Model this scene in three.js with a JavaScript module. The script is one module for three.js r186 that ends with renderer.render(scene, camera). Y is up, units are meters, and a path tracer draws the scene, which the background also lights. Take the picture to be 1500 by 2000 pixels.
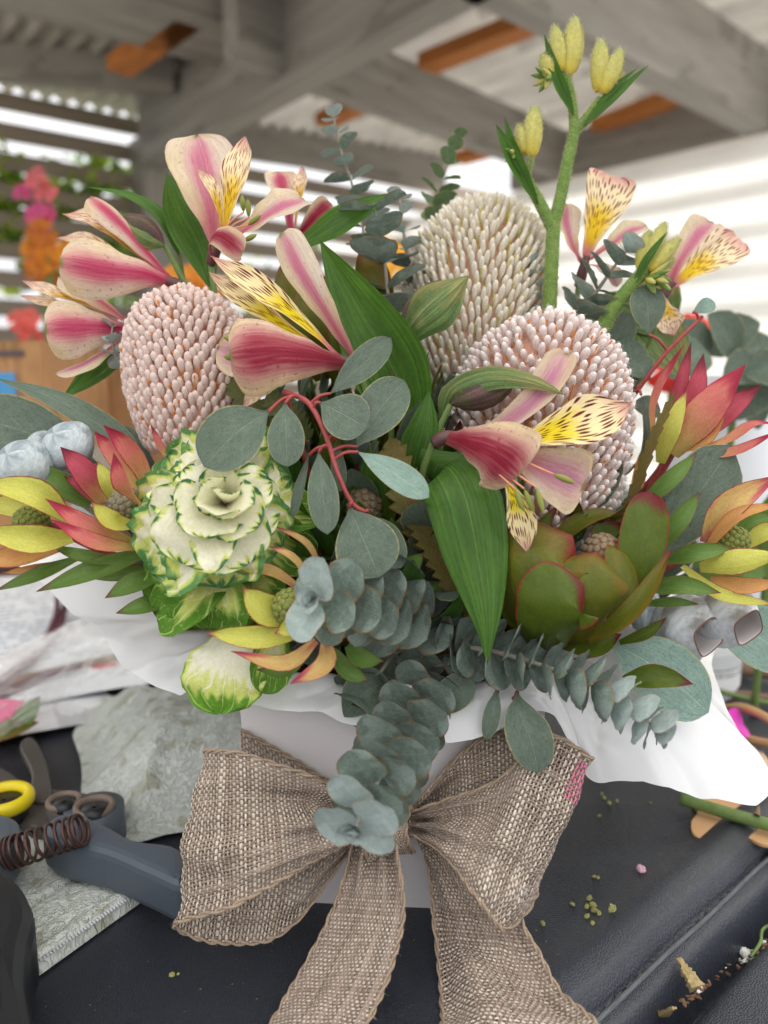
import * as THREE from 'three';
import { mergeGeometries } from 'three/addons/utils/BufferGeometryUtils.js';

// ---------- camera ----------
const scene = new THREE.Scene();
const PITCH = 10 * Math.PI / 180, FPX = 1000 / Math.tan(33.5 * Math.PI / 180);
const camera = new THREE.PerspectiveCamera(67, 0.75, 0.02, 120);
camera.position.set(0, 0.27, 0);
camera.rotation.x = -PITCH;
camera.focus = 0.365;
camera.userData.fStop = 5.4;

// ---------- sky: bright thin overcast ----------
{
  const w = 64, h = 32, d = new Float32Array(w * h * 4);
  for (let j = 0; j < h; j++) for (let i = 0; i < w; i++) {
    const el = (j + 0.5) / h * 2 - 1, k = (j * w + i) * 4, s = 1.45 * (1 + 2 * Math.max(0, Math.sin(el * Math.PI / 2))) / 3;
    d[k] = s * 1.0; d[k + 1] = s * 1.0; d[k + 2] = s * 1.01; d[k + 3] = 1;
  }
  const t = new THREE.DataTexture(d, w, h, THREE.RGBAFormat, THREE.FloatType);
  t.mapping = THREE.EquirectangularReflectionMapping; t.magFilter = THREE.LinearFilter; t.needsUpdate = true;
  scene.background = t; scene.environment = t;
}
// ---------- sun through thin cloud ----------
const sun = new THREE.DirectionalLight(new THREE.Color(1, 0.95, 0.87), 4.5);
sun.position.set(2.2, 3.4, -2.4); sun.target.position.set(0, 0.2, -0.4);
sun.castShadow = true; sun.shadow.radius = 20; sun.shadow.mapSize.set(2048, 2048);
Object.assign(sun.shadow.camera, { left: -4, right: 4, top: 4, bottom: -4, near: 0.1, far: 12 });
scene.add(sun, sun.target);
const renderer = new THREE.WebGLRenderer({ antialias: true });
renderer.toneMapping = THREE.LinearToneMapping;
renderer.toneMappingExposure = 1.92;
renderer.shadowMap.enabled = true;

// ---------- helpers ----------
const V = (x, y, z) => new THREE.Vector3(x, y, z);
const RIGHT = V(1, 0, 0), UPC = V(0, Math.cos(PITCH), -Math.sin(PITCH)), FWD = V(0, -Math.sin(PITCH), -Math.cos(PITCH));
const at = (x, y, d) => camera.position.clone().addScaledVector(RIGHT, (x - 750) / FPX * d).addScaledVector(UPC, -(y - 1000) / FPX * d).addScaledVector(FWD, d);
const hit = (x, y, h = 0) => { const r = at(x, y, 1).sub(camera.position); return camera.position.clone().addScaledVector(r, (h - camera.position.y) / r.y); };
const dirc = a => RIGHT.clone().multiplyScalar(a[0]).addScaledVector(UPC, a[1]).addScaledVector(FWD, -a[2]).normalize();
let seed = 7;
const rnd = () => { seed = (seed + 0x6D2B79F5) | 0; let t = Math.imul(seed ^ seed >>> 15, 1 | seed); t = t + Math.imul(t ^ t >>> 7, 61 | t) ^ t; return ((t ^ t >>> 14) >>> 0) / 4294967296; };
const rr = (a, b) => a + (b - a) * rnd();
const clamp = (x, a = 0, b = 1) => Math.min(b, Math.max(a, x));
const lerp = (a, b, t) => a + (b - a) * t;
const sstep = (a, b, x) => { const t = clamp((x - a) / (b - a)); return t * t * (3 - 2 * t); };
const hash = (x, y) => { let h = Math.imul(x | 0, 374761393) + Math.imul(y | 0, 668265263) | 0; h = Math.imul(h ^ h >>> 13, 1274126177); return ((h ^ h >>> 16) >>> 0) / 4294967296; };
const n2 = (x, y) => { const a = Math.floor(x), b = Math.floor(y), u = x - a, v = y - b, p = u * u * (3 - 2 * u), q = v * v * (3 - 2 * v); return lerp(lerp(hash(a, b), hash(a + 1, b), p), lerp(hash(a, b + 1), hash(a + 1, b + 1), p), q); };
const fbm = (x, y, o = 4) => { let s = 0, a = 0.5, t = 0; for (let i = 0; i < o; i++) { s += a * n2(x, y); t += a; a *= 0.5; x = x * 2.03 + 17.1; y = y * 2.03 + 5.3; } return s / t; };
const mix3 = (a, b, t) => [lerp(a[0], b[0], t), lerp(a[1], b[1], t), lerp(a[2], b[2], t)];

const used = {};
const numbered = n => { used[n] = (used[n] ?? -1) + 1; return used[n] ? `${n}_${String(used[n]).padStart(3, '0')}` : n; };
const baseOf = new WeakMap();
function thing(name, label, category, base, group) {
  const g = new THREE.Group(); g.name = numbered(name); g.position.copy(base); scene.add(g);
  g.userData = { label, category }; if (group) g.userData.group = group;
  baseOf.set(g, base.clone()); return g;
}
function setting(name, geo, mat, label) { const m = new THREE.Mesh(geo, mat); m.name = numbered(name); m.castShadow = m.receiveShadow = true; m.userData = { kind: 'structure' }; if (label) m.userData.label = label; scene.add(m); baseOf.set(m, V(0, 0, 0)); return m; }
function part(parent, name, geo, mat, label) {           // geometry given in world metres
  const b = baseOf.get(parent); geo.translate(-b.x, -b.y, -b.z);
  const m = new THREE.Mesh(geo, mat); m.name = name; m.castShadow = m.receiveShadow = true; if (label) m.userData.label = label;
  parent.add(m); baseOf.set(m, b); return m;
}
function partGroup(parent, name) { const g = new THREE.Group(); g.name = name; parent.add(g); baseOf.set(g, baseOf.get(parent)); return g; }
function put(parent, name, geo, mat, M) {                // shared geometry placed by a world matrix
  const m = new THREE.Mesh(geo, mat); m.name = name; m.castShadow = m.receiveShadow = true;
  M.decompose(m.position, m.quaternion, m.scale); m.position.sub(baseOf.get(parent)); parent.add(m); baseOf.set(m, baseOf.get(parent)); return m;
}
function stuffCopies(parent, name, geo, mat, Ms) {
  const b = baseOf.get(parent), I = new THREE.InstancedMesh(geo, mat, Ms.length), t = new THREE.Matrix4();
  Ms.forEach((M, i) => { t.copy(M); t.elements[12] -= b.x; t.elements[13] -= b.y; t.elements[14] -= b.z; I.setMatrixAt(i, t); });
  I.name = name; I.castShadow = I.receiveShadow = true; I.userData.kind = 'stuff'; parent.add(I); return I;
}
const frame = (p, x, y, z, sx = 1, sy = sx, sz = sx) => new THREE.Matrix4().makeBasis(x.clone().multiplyScalar(sx), y.clone().multiplyScalar(sy), z.clone().multiplyScalar(sz)).setPosition(p);
function alongY(p, dir, s = 1, sl = s) { const y = dir.clone().normalize(), x = Math.abs(y.y) < 0.9 ? V(0, 1, 0).cross(y).normalize() : V(1, 0, 0).cross(y).normalize(), z = x.clone().cross(y); return frame(p, x, y, z, s, sl, s); }
const curve = pts => new THREE.CatmullRomCurve3(pts, false, 'centripetal');
const tracePts = a => a.map(q => q.isVector3 ? q : at(q[0], q[1], q[2]));

function tube(pts, r, seg = 24, rad = 7) {               // r: number or function of t
  const c = curve(pts), pos = [], uv = [], idx = [], fr = c.computeFrenetFrames(seg, false), L = c.getLength();
  for (let i = 0; i <= seg; i++) { const t = i / seg, p = c.getPointAt(t), q = typeof r === 'function' ? r(t) : r;
    for (let j = 0; j <= rad; j++) { const a = j / rad * Math.PI * 2, n = fr.normals[i].clone().multiplyScalar(Math.cos(a)).addScaledVector(fr.binormals[i], Math.sin(a)); pos.push(p.x + n.x * q, p.y + n.y * q, p.z + n.z * q); uv.push(j / rad, t * L * 40); } }
  for (let i = 0; i < seg; i++) for (let j = 0; j < rad; j++) { const a = i * (rad + 1) + j, b = a + rad + 1; idx.push(a, a + 1, b, b, a + 1, b + 1); }
  const cap = (i, flip) => { const p = c.getPointAt(i / seg), o = pos.length / 3; pos.push(p.x, p.y, p.z); uv.push(0, 0); for (let j = 0; j < rad; j++) { const a = i * (rad + 1) + j; flip ? idx.push(o, a + 1, a) : idx.push(o, a, a + 1); } };
  cap(0, true); cap(seg, false);
  return geoOf(pos, uv, idx);
}
function geoOf(pos, uv, idx) { const g = new THREE.BufferGeometry(); g.setAttribute('position', new THREE.Float32BufferAttribute(pos, 3)); g.setAttribute('uv', new THREE.Float32BufferAttribute(uv, 2)); g.setIndex(idx); g.computeVertexNormals(); return g; }

// width profiles along a blade, given as tables [v, width]
const table = t => v => { let i = 0; while (i < t.length - 2 && v > t[i + 1][0]) i++; const [v0, a] = t[i], [v1, b] = t[i + 1], k = clamp((v - v0) / (v1 - v0)); const ma = i ? (b - t[i - 1][1]) / (v1 - t[i - 1][0]) : (b - a) / (v1 - v0), mb = i < t.length - 2 ? (t[i + 2][1] - a) / (t[i + 2][0] - v0) : (b - a) / (v1 - v0), h = v1 - v0, k2 = k * k, k3 = k2 * k; return Math.max(0, (2 * k3 - 3 * k2 + 1) * a + (k3 - 2 * k2 + k) * h * ma + (-2 * k3 + 3 * k2) * b + (k3 - k2) * h * mb); };
const PROF = {
  lance: table([[0, .12], [.12, .45], [.35, .95], [.5, 1], [.7, .75], [.88, .34], [1, 0]]),
  ell: v => Math.pow(Math.max(0, Math.sin(Math.PI * Math.pow(v, .9))), .75),
  ovate: table([[0, .03], [.08, .16], [.22, .55], [.42, .9], [.6, 1], [.8, .86], [.93, .5], [1, 0]]),
  obov: table([[0, .14], [.2, .3], [.45, .68], [.68, .98], [.8, 1], [.92, .74], [.97, .45], [1, .06]]),
  blunt: table([[0, .12], [.2, .3], [.5, .68], [.75, .95], [.88, 1], [.96, .86], [1, .5]]),
  spat: table([[0, .12], [.25, .3], [.5, .72], [.68, 1], [.82, .82], [.93, .34], [1, .04]]),
  bract: table([[0, .42], [.15, .66], [.36, .96], [.52, 1], [.74, .72], [.9, .3], [1, .02]]),
  broad: table([[0, .5], [.2, .8], [.5, 1], [.75, .94], [.9, .66], [.97, .35], [1, .05]]),
  kale: v => v < .55 ? lerp(.34, 1, Math.sin(v / .55 * Math.PI / 2)) : Math.pow(Math.max(0, 1 - Math.pow((v - .55) / .45, 2.4)), .5),
};
// a leaf, petal or bract: a curved sheet about a centre line
function blade({ p, w, prof = 'lance', n = [0, .25, 1], cup = .25, fold = 0, ruf = 0, rf = 7, ph = 0, tw = 0, tw0 = 0, nu = 8, nv = 18, tooth = 0, tf = 12 }) {
  const c = curve(p), f = typeof prof === 'function' ? prof : PROF[prof], N = n.isVector3 ? n : dirc(n), pos = [], uv = [], idx = [];
  for (let i = 0; i <= nv; i++) {
    const v = (1 - Math.cos(Math.PI * i / nv)) / 2, C = c.getPoint(v), T = c.getTangent(v);
    let S = T.clone().cross(N).normalize(); const a = tw0 + (tw - tw0) * v; if (a) S.applyAxisAngle(T, a);
    const M = S.clone().cross(T).normalize();
    for (let j = 0; j <= nu; j++) {
      const s = j / nu * 2 - 1, as = Math.abs(s);
      let W = f(v) * w; if (tooth) W *= 1 + tooth * as * as * (((v * tf) % 1) - .5);
      const z = cup * W * s * s + fold * W * as + ruf * w * as * as * Math.sin(rf * 2 * Math.PI * v + ph + (s > 0 ? 0 : 1.7)) + (ruf ? ruf * .6 * w * sstep(.7, 1, v) * Math.sin(rf * s * 2.2 + ph) : 0);
      pos.push(C.x + S.x * W * s + M.x * z, C.y + S.y * W * s + M.y * z, C.z + S.z * W * s + M.z * z); uv.push(j / nu, v);
    }
  }
  for (let i = 0; i < nv; i++) for (let j = 0; j < nu; j++) { const a = i * (nu + 1) + j, b = a + nu + 1; idx.push(a, a + 1, b, b, a + 1, b + 1); }
  return geoOf(pos, uv, idx);
}
// body of revolution about the segment a-b, profile: table of [t, radius]
function spindle(a, b, prof, rad = 10) {
  const g = new THREE.LatheGeometry(prof.map(([t, r]) => new THREE.Vector2(Math.max(r, 1e-5), t)), rad), d = b.clone().sub(a), L = d.length();
  g.scale(1, L, 1); g.applyMatrix4(alongY(a, d)); return g;
}
const blobProf = (r, n = 7) => Array.from({ length: n + 1 }, (_, i) => [i / n, r * Math.pow(Math.sin(Math.PI * i / n), .7)]);
// slab whose outline is traced on the plane y = top
function slab(px, top, thick, bevel = .001, round = true) {
  const P = px.map(q => q.isVector3 ? q : hit(q[0], q[1], top)), sh = new THREE.Shape();
  if (round) { const c = new THREE.CatmullRomCurve3(P, true, 'centripetal').getPoints(P.length * 5); c.forEach((q, i) => i ? sh.lineTo(q.x, -q.z) : sh.moveTo(q.x, -q.z)); }
  else P.forEach((q, i) => i ? sh.lineTo(q.x, -q.z) : sh.moveTo(q.x, -q.z));
  const g = new THREE.ExtrudeGeometry(sh, { depth: Math.max(1e-4, thick - 2 * bevel), bevelEnabled: bevel > 0, bevelThickness: bevel, bevelSize: bevel, bevelOffset: -bevel, bevelSegments: 3, curveSegments: 6 });
  g.rotateX(-Math.PI / 2); g.translate(0, top - thick + bevel, 0); return g;
}

// ---------- textures: pigment and grain only ----------
function tex(w, h, fn, srgb = true) {
  const d = new Uint8Array(w * h * 4);
  for (let j = 0; j < h; j++) for (let i = 0; i < w; i++) { const c = fn((i + .5) / w, (j + .5) / h), k = (j * w + i) * 4; d[k] = clamp(c[0], 0, 255); d[k + 1] = clamp(c[1], 0, 255); d[k + 2] = clamp(c[2], 0, 255); d[k + 3] = 255; }
  const t = new THREE.DataTexture(d, w, h); t.magFilter = THREE.LinearFilter; t.minFilter = THREE.LinearMipmapLinearFilter; t.generateMipmaps = true; t.wrapS = t.wrapT = THREE.RepeatWrapping; if (srgb) t.colorSpace = THREE.SRGBColorSpace; t.needsUpdate = true; return t;
}
const grey = (w, h, fn) => tex(w, h, (u, v) => { const g = 255 * fn(u, v); return [g, g, g]; }, false);
const veinBump = grey(256, 256, (u, v) => .55 * n2(u * 42, v * 2.2) + .3 * fbm(u * 12, v * 16, 3) + .15 * n2(u * 120, v * 90));
const sheet = (map, o = {}) => new THREE.MeshPhysicalMaterial({ map, bumpMap: veinBump, bumpScale: .00028, side: THREE.DoubleSide, roughness: 1, specularIntensity: .15, transmission: .22, thickness: 0, clearcoat: .3, clearcoatRoughness: .4, ...o });
const solid = (c, o = {}) => new THREE.MeshPhysicalMaterial({ color: new THREE.Color(...c.map(x => Math.pow(x / 255, 2.2))), roughness: .6, ...o });

function petalOuter(cream, pink, deep, strength, sd) {
  return sheet(tex(128, 256, (u, v) => {
    const e = Math.abs(u - .5) * 2, streak = n2(u * 46 + sd, v * 5 + sd), wob = .14 * (fbm(v * 6 + sd, u * 3, 3) - .5);
    let c = cream.slice();
    const band = (1 - sstep(0, .78 * strength, e + wob)) * sstep(.02, .25, v) * (1 - .45 * sstep(.8, 1, v));
    c = mix3(c, pink, clamp(band * (.75 + .5 * streak)));
    c = mix3(c, [228, 206, 150], .5 * sstep(.35, .8, fbm(u * 3 + sd, v * 3, 3)) * (1 - band));
    c = mix3(c, deep, (1 - sstep(.05, .62, v + .12 * e)) * (.6 + .4 * streak));
    c = mix3(c, deep, .3 * band * sstep(.55, .8, n2(u * 24 + sd, v * 2)));
    c = mix3(c, deep, (1 - sstep(.0, .1, Math.abs(e - .26 * strength + wob) + .05 * streak)) * .28 * sstep(.1, .4, v) * (1 - sstep(.75, .95, v)));
    if (n2(u * 30 + sd * 3, v * 60) > .9 && v > .4) c = mix3(c, deep, .35);
    { const ln = n2(u * 70 + e * 6 + sd, v * 2.2), l2 = Math.abs(((u * 17 + .35 * n2(v * 4, u * 9 + sd)) % 1) - .5); c = mix3(c, pink, .22 * sstep(.62, .9, ln) * (1 - .5 * v)); c = mix3(c, deep, .3 * (1 - sstep(0, .07, l2)) * (1 - sstep(.35, .85, v)) ); c = mix3(c, [206, 180, 130], .35 * sstep(.86, 1, e) * n2(v * 30, sd)); }
    c = mix3(c, [140, 150, 90], sstep(.965, 1, v) * (1 - sstep(.15, .5, e)));
    const g = .94 + .1 * fbm(u * 30, v * 30 + sd, 3) - .05 * Math.pow(n2(u * 60, v * 3), 3); return c.map(x => x * g);
  }), { transmission: .36 });
}
function petalInner(cream, yellow, deep, sd, bold = 0) {
  const dashes = []; const NS = bold ? 12 : 15; for (let k = 0; k < NS; k++) { const u0 = (k + .5) / NS, side = u0 - .5; let v = .22 + .25 * hash(k, sd) * 1; while (v < .9) { const L = .035 + .09 * hash(k * 7, v * 991 + sd); dashes.push([u0 + (hash(k, v * 533) - .5) * .02, v, L, (.011 + .012 * hash(k * 3, v * 77)) * (1 + .5 * bold), side]); v += L + .03 + .07 * hash(k * 5, v * 313 + sd); } }
  return sheet(tex(192, 320, (u, v) => {
    const e = Math.abs(u - .5) * 2, st = n2(u * 40 + sd, v * 6);
    let c = cream.slice();
    c = mix3(c, yellow, (1 - sstep(.35, .95, e + .25 * (st - .5))) * sstep(.08, .2, v) * (1 - sstep(.5, .78, v + .1 * st)));
    c = mix3(c, [206, 110, 120], (1 - sstep(.05, .28, v)) * .85);
    c = mix3(c, [205, 130, 140], sstep(.82, .98, v) * .7 * (.5 + .5 * st));
    let k = 0; for (const [du, dv, L, t, sd2] of dashes) { if (v < dv - .01 || v > dv + L + .01) continue; const q = (v - dv) / L, uu = du + sd2 * .1 * (q - .5), d = Math.abs(u - uu) / (t * Math.sqrt(Math.max(.02, Math.sin(Math.PI * clamp(q))))); if (d < 1) k = Math.max(k, 1 - sstep(.6, 1, d)); }
    c = mix3(c, deep, k * .92);
    const g = .95 + .1 * fbm(u * 25, v * 25 + sd, 3); return c.map(x => x * g);
  }));
}
const M = {};
M.petalPale = petalOuter([238, 222, 202], [212, 122, 152], [202, 92, 112], .8, 1.3);
M.petalPink = petalOuter([238, 220, 198], [196, 74, 108], [186, 44, 84], 1.0, 4.7);
M.petalRed = petalOuter([238, 218, 190], [156, 40, 64], [132, 26, 46], 1.35, 8.1);
M.petalLilac = petalOuter([238, 222, 202], [204, 140, 164], [212, 130, 124], 1.3, 11.7);
M.inner = petalInner([242, 224, 184], [240, 200, 40], [112, 22, 34], 3);
M.inner2 = petalInner([240, 216, 186], [226, 184, 50], [124, 34, 48], 9);
M.innerBold = petalInner([244, 226, 176], [238, 214, 30], [90, 12, 24], 15, 1);

function leafTex(base, alt, vein, rim, o = {}) {
  const { rimW = .05, par = 0, spots = .25, mid = .02, tip = null, tipV = .9, baseC = null, baseV = .25, sd = 1, wash = null, bloom = 0 } = o;
  return tex(128, 256, (u, v) => {
    const e = Math.abs(u - .5) * 2; let c = mix3(base, alt, fbm(u * 5 + sd, v * 8 + sd, 4));
    if (wash) c = mix3(c, wash, sstep(.42, .68, fbm(u * 2.2 + sd * 2, v * 2.4 + sd, 3)));
    if (bloom) { const k = fbm(u * 9 + sd, v * 11 - sd, 4); c = mix3(c, [158, 172, 164], .3 * bloom * sstep(.45, .75, k)); if (n2(u * 38 + sd, v * 52) > .95) c = mix3(c, [92, 78, 60], .4); if (Math.abs(fbm(u * 7 - sd, v * 9, 3) - .5) < .006) c = mix3(c, [70, 76, 66], .5); }
    if (par) c = c.map(x => x * (1 - par * .5 + par * n2(u * 34 + sd, v * 2.5)));
    else { const k = Math.abs(((v * 9 - e * 3.4) % 1 + 1) % 1 - .5); c = mix3(c, vein, .3 * (1 - sstep(.01, .08, k)) * (1 - .6 * e)); }
    c = mix3(c, vein, (1 - sstep(mid * .5, mid * 2.2, e)) * .75 * (1 - .5 * v));
    if (baseC) c = mix3(c, baseC, 1 - sstep(0, baseV, v + .1 * (n2(u * 9, v * 9) - .5)));
    if (tip) c = mix3(c, tip, sstep(tipV - .12, tipV + .06, v + .12 * (fbm(u * 5 + sd, v * 5, 2) - .5) + .06 * e));
    if (rim) c = mix3(c, rim, sstep(1 - rimW * 2, 1 - rimW * .7, e + .03 * (n2(v * 40, sd) - .5)) * .9);
    const sp = n2(u * 70 + sd, v * 130); if (sp > .86) c = c.map(x => x * (1 - spots)); if (sp < .1) c = c.map(x => x + 22 * spots);
    const g = .93 + .14 * fbm(u * 40, v * 60 + sd, 2); return c.map(x => x * g);
  });
}
const EUC = { clearcoat: .12, clearcoatRoughness: .55, transmission: .18 };
M.round = [1, 2, 3].map(k => sheet(leafTex([134, 150, 140], [106, 122, 112], [160, 172, 162], [160, 122, 84], { rimW: .045, sd: k * 5, mid: .012, spots: .3, wash: [146, 162, 154], bloom: 1 }), EUC));
M.roundPale = sheet(leafTex([168, 184, 176], [138, 156, 150], [190, 204, 198], [176, 150, 122], { rimW: .035, sd: 31, mid: .012, spots: .2 }), EUC);
M.roundGreen = sheet(leafTex([124, 146, 106], [98, 124, 92], [150, 168, 130], [170, 160, 100], { rimW: .05, sd: 37, spots: .2 }), EUC);
M.ovate = [1, 2, 3].map(k => sheet(leafTex([114, 128, 113], [95, 110, 97], [144, 158, 136], [166, 160, 116], { rimW: .028, sd: k * 7 + 2, bloom: .35, mid: .012, spots: .2 }), EUC));
M.ovateMid = M.ovate[1];
M.ovatePale = sheet(leafTex([146, 170, 160], [126, 152, 140], [168, 188, 174], [172, 166, 118], { rimW: .026, sd: 55 }), EUC);
M.green = [1, 2].map(k => sheet(leafTex([88, 128, 48], [62, 102, 34], [124, 152, 80], null, { par: .3, sd: k * 3, mid: .010, spots: .05 }), { transmission: .3, clearcoat: .45, clearcoatRoughness: .35 }));
M.greenGrey = sheet(leafTex([112, 136, 84], [92, 118, 66], [150, 164, 110], null, { par: .35, sd: 13, wash: [140, 138, 86] }), { transmission: .25 });
M.budPurple = sheet(leafTex([110, 70, 84], [84, 90, 58], [140, 110, 90], null, { par: .4, sd: 17 }), { transmission: .1 });
const lc = (b, a, o) => sheet(leafTex(b, a, o.vein ?? b, o.rim ?? [150, 54, 62], { rimW: .045, mid: .004, spots: .12, ...o }), { transmission: .18, clearcoat: .45, clearcoatRoughness: .38 });
M.brYellow = lc([208, 204, 98], [188, 190, 84], { tip: [160, 60, 70], tipV: .98, sd: 21 });
M.brYellowPink = lc([212, 196, 110], [206, 150, 106], { tip: [176, 66, 84], tipV: .9, sd: 23, wash: [206, 112, 108], rim: [150, 44, 70] });
M.brOrange = lc([214, 168, 92], [204, 140, 92], { tip: [190, 84, 84], tipV: .95, sd: 25, rim: [176, 70, 74] });
M.brRed = lc([204, 122, 104], [196, 92, 96], { tip: [164, 36, 64], tipV: .85, baseC: [214, 186, 112], baseV: .7, sd: 27, rim: [158, 36, 66] });
M.brCrimson = lc([190, 84, 96], [170, 58, 80], { tip: [118, 26, 48], tipV: .9, baseC: [212, 166, 104], baseV: .55, sd: 29, rim: [120, 26, 48] });
M.brGreen = lc([112, 142, 66], [92, 124, 56], { tip: [130, 50, 56], tipV: .985, sd: 33, rim: [128, 84, 66], rimW: .03 });
M.brOlive = lc([104, 106, 26], [80, 88, 20], { tip: [140, 34, 38], tipV: 1.0, sd: 35, rim: [160, 56, 42], rimW: .025, wash: [118, 98, 32] });
M.brOliveGreen = lc([92, 108, 26], [70, 88, 20], { tip: [112, 26, 36], tipV: .95, sd: 39, rim: [142, 44, 42], rimW: .03 });
M.banksiaLeaf = sheet(leafTex([128, 112, 66], [100, 96, 50], [146, 82, 50], [104, 84, 46], { sd: 41, spots: .5, mid: .03 }), { transmission: .12 });
M.banksiaGreen = sheet(leafTex([112, 120, 78], [92, 104, 62], [170, 120, 70], null, { sd: 43, spots: .3, mid: .03 }), { transmission: .12 });
function kaleTex(green, edge, sd, whiteV, sideW = 1) {
  return sheet(tex(192, 256, (u, v) => {
    const x = (u - .5) * 2, y = v, e = Math.min((1 - Math.abs(x)) * sideW + (sideW > 1 ? .5 * (1 - v) : 0), (1 - v) * 1.15);
    let c = mix3([250, 246, 226], [240, 238, 206], fbm(u * 4 + sd, v * 4, 3));
    const ang = Math.atan2(x * .62, y + .06), rad = Math.hypot(x * .62, y), vn = Math.abs(((ang * 3.6 + 1.1 * fbm(rad * 3.5, ang * 2.5 + sd, 3)) % 1 + 1) % 1 - .5), net = Math.abs(fbm(u * 13 + sd, v * 15, 2) - .5);
    const vein = Math.max((1 - sstep(.0, .07, vn)) * .75, (1 - sstep(0, .022, net)) * .6);
    const q = e + .16 * (fbm(u * 7 + sd, v * 7, 3) - .5) + .05 * Math.sin(ang * 30);
    c = mix3(c, [214, 222, 120], 1 - sstep(edge * .8, edge * 1.7, q + whiteV * (vein - .3) * .1));
    c = mix3(c, green, (1 - sstep(edge * .45, edge * 1.0, q)) * (1 - .72 * vein));
    c = mix3(c, [252, 250, 234], vein * .35);
    c = mix3(c, [224, 214, 190], (1 - sstep(0, .02, vn)) * .2 * (1 - v));
    const g = .96 + .08 * fbm(u * 30, v * 30 + sd, 2); return c.map(z => z * g);
  }), { transmission: .28, clearcoat: .25, clearcoatRoughness: .5 });
}
M.kaleIn = kaleTex([66, 116, 84], .085, 2, 1); M.kaleMid = kaleTex([74, 126, 84], .06, 6, 1); M.kaleOut = kaleTex([98, 148, 88], .15, 10, 2); M.kaleGreen = kaleTex([92, 138, 44], .5, 14, 3); M.kaleTip = kaleTex([98, 150, 44], .30, 18, 3, 2);
const barkTex = (a, b, sd) => tex(64, 128, (u, v) => { const c = mix3(a, b, fbm(u * 6 + sd, v * 9, 4)), g = .92 + .16 * n2(u * 40, v * 60 + sd); return c.map(x => x * g); });
M.stemRed = new THREE.MeshPhysicalMaterial({ map: barkTex([176, 76, 74], [140, 56, 58], 1), roughness: .5 });
M.stemBrown = new THREE.MeshPhysicalMaterial({ map: barkTex([150, 118, 96], [112, 92, 74], 3), roughness: .7 });
M.stemGreen = new THREE.MeshPhysicalMaterial({ map: barkTex([120, 142, 78], [92, 118, 62], 5), roughness: .6 });
M.stemGrey = new THREE.MeshPhysicalMaterial({ map: barkTex([164, 158, 146], [140, 130, 118], 7), roughness: .7 });
M.stemPurple = new THREE.MeshPhysicalMaterial({ map: barkTex([104, 60, 74], [84, 46, 60], 8), roughness: .6 });
M.pawStem = new THREE.MeshPhysicalMaterial({ map: barkTex([126, 150, 74], [86, 118, 50], 9), roughness: .85, sheen: 1, sheenRoughness: .5, sheenColor: new THREE.Color(.8, .85, .6) });
M.pawBud = new THREE.MeshPhysicalMaterial({ map: tex(64, 128, (u, v) => { const c = mix3(mix3([220, 190, 60], [190, 184, 104], sstep(.05, .5, v)), [150, 160, 104], sstep(.5, 1, v) * .8), g = .93 + .14 * n2(u * 50, v * 80); return c.map(x => x * g); }), roughness: .9, sheen: 1, sheenRoughness: .5, sheenColor: new THREE.Color(.9, .9, .6) });
M.hair = solid([226, 222, 180], { roughness: .9, transmission: .4, thickness: 0 });
M.anther = solid([132, 138, 66], { roughness: .8 }); M.filament = solid([226, 150, 120], { roughness: .5 });
M.ovary = solid([92, 62, 60], { roughness: .5 });
// ---------- the setting: carport, fence, wall, ground, bench ----------
const AX = V(.78, 0, -.626), BX = V(-.626, 0, -.78);        // the carport's two directions
const paint = (c, sd, o = {}) => new THREE.MeshPhysicalMaterial({ map: tex(128, 128, (u, v) => { const g = .84 + .26 * fbm(u * 6 + sd, v * 6, 4) - (fbm(u * 14 + sd, v * 3, 3) > .68 ? .12 : 0); return c.map(x => x * g); }), roughness: .6, ...o });
M.beam = paint([158, 154, 148], 3); M.timber = paint([206, 128, 62], 7, { roughness: .75 });
M.roof = paint([176, 172, 164], 9); M.wall = new THREE.MeshPhysicalMaterial({ map: tex(128, 128, (u, v) => { const g = .93 + .1 * fbm(u * 5, v * 9, 4); return [246 * g, 246 * g, 244 * g]; }), roughness: 1, transmission: .25, thickness: 0, side: THREE.DoubleSide });
M.slat = paint([150, 138, 124], 11); M.concrete = paint([150, 146, 138], 13, { roughness: .9 });
M.roofClear = new THREE.MeshPhysicalMaterial({ map: M.roof.map, side: THREE.DoubleSide, roughness: 1, transmission: .2, thickness: 0 });
M.polyRoof = new THREE.MeshPhysicalMaterial({ map: paint([236, 234, 228], 15).map, side: THREE.DoubleSide, roughness: 1, transmission: .7, thickness: 0 });
const boxBetween = (a, b, h, w) => { const d = b.clone().sub(a), L = d.length(), g = new THREE.BoxGeometry(w, h, L), z = d.normalize(), x = V(0, 1, 0).cross(z).normalize(), y = z.clone().cross(x); g.applyMatrix4(frame(a.clone().add(b).multiplyScalar(.5), x, y, z)); return g; };
{
  const g = new THREE.PlaneGeometry(60, 60); g.rotateX(-Math.PI / 2); g.translate(0, -.78, 0);
  setting('ground', g, M.concrete);
}
const beamAt = (name, x0, y0, x1, y1, bottom, h, w, mat, ext0 = 0, ext1 = 0) => {
  const a = hit(x0, y0, bottom), b = hit(x1, y1, bottom), d = b.clone().sub(a).normalize(); a.addScaledVector(d, -ext0); b.addScaledVector(d, ext1);
  const ka = a.dot(AX), kb = b.dot(AX); if (kb > 3.1 && kb - ka > .5) b.addScaledVector(d, (3.1 - kb) / d.dot(AX)); a.y = b.y = bottom + h / 2; return setting(name, boxBetween(a, b, h, w), mat);
};
beamAt('roof_beam', 380, 285, 800, 55, 1.16, .26, .10, M.beam, .45, .9);
beamAt('roof_beam', 600, 172, 1105, 352, 1.19, .20, .07, M.beam, .3, .3);
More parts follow.
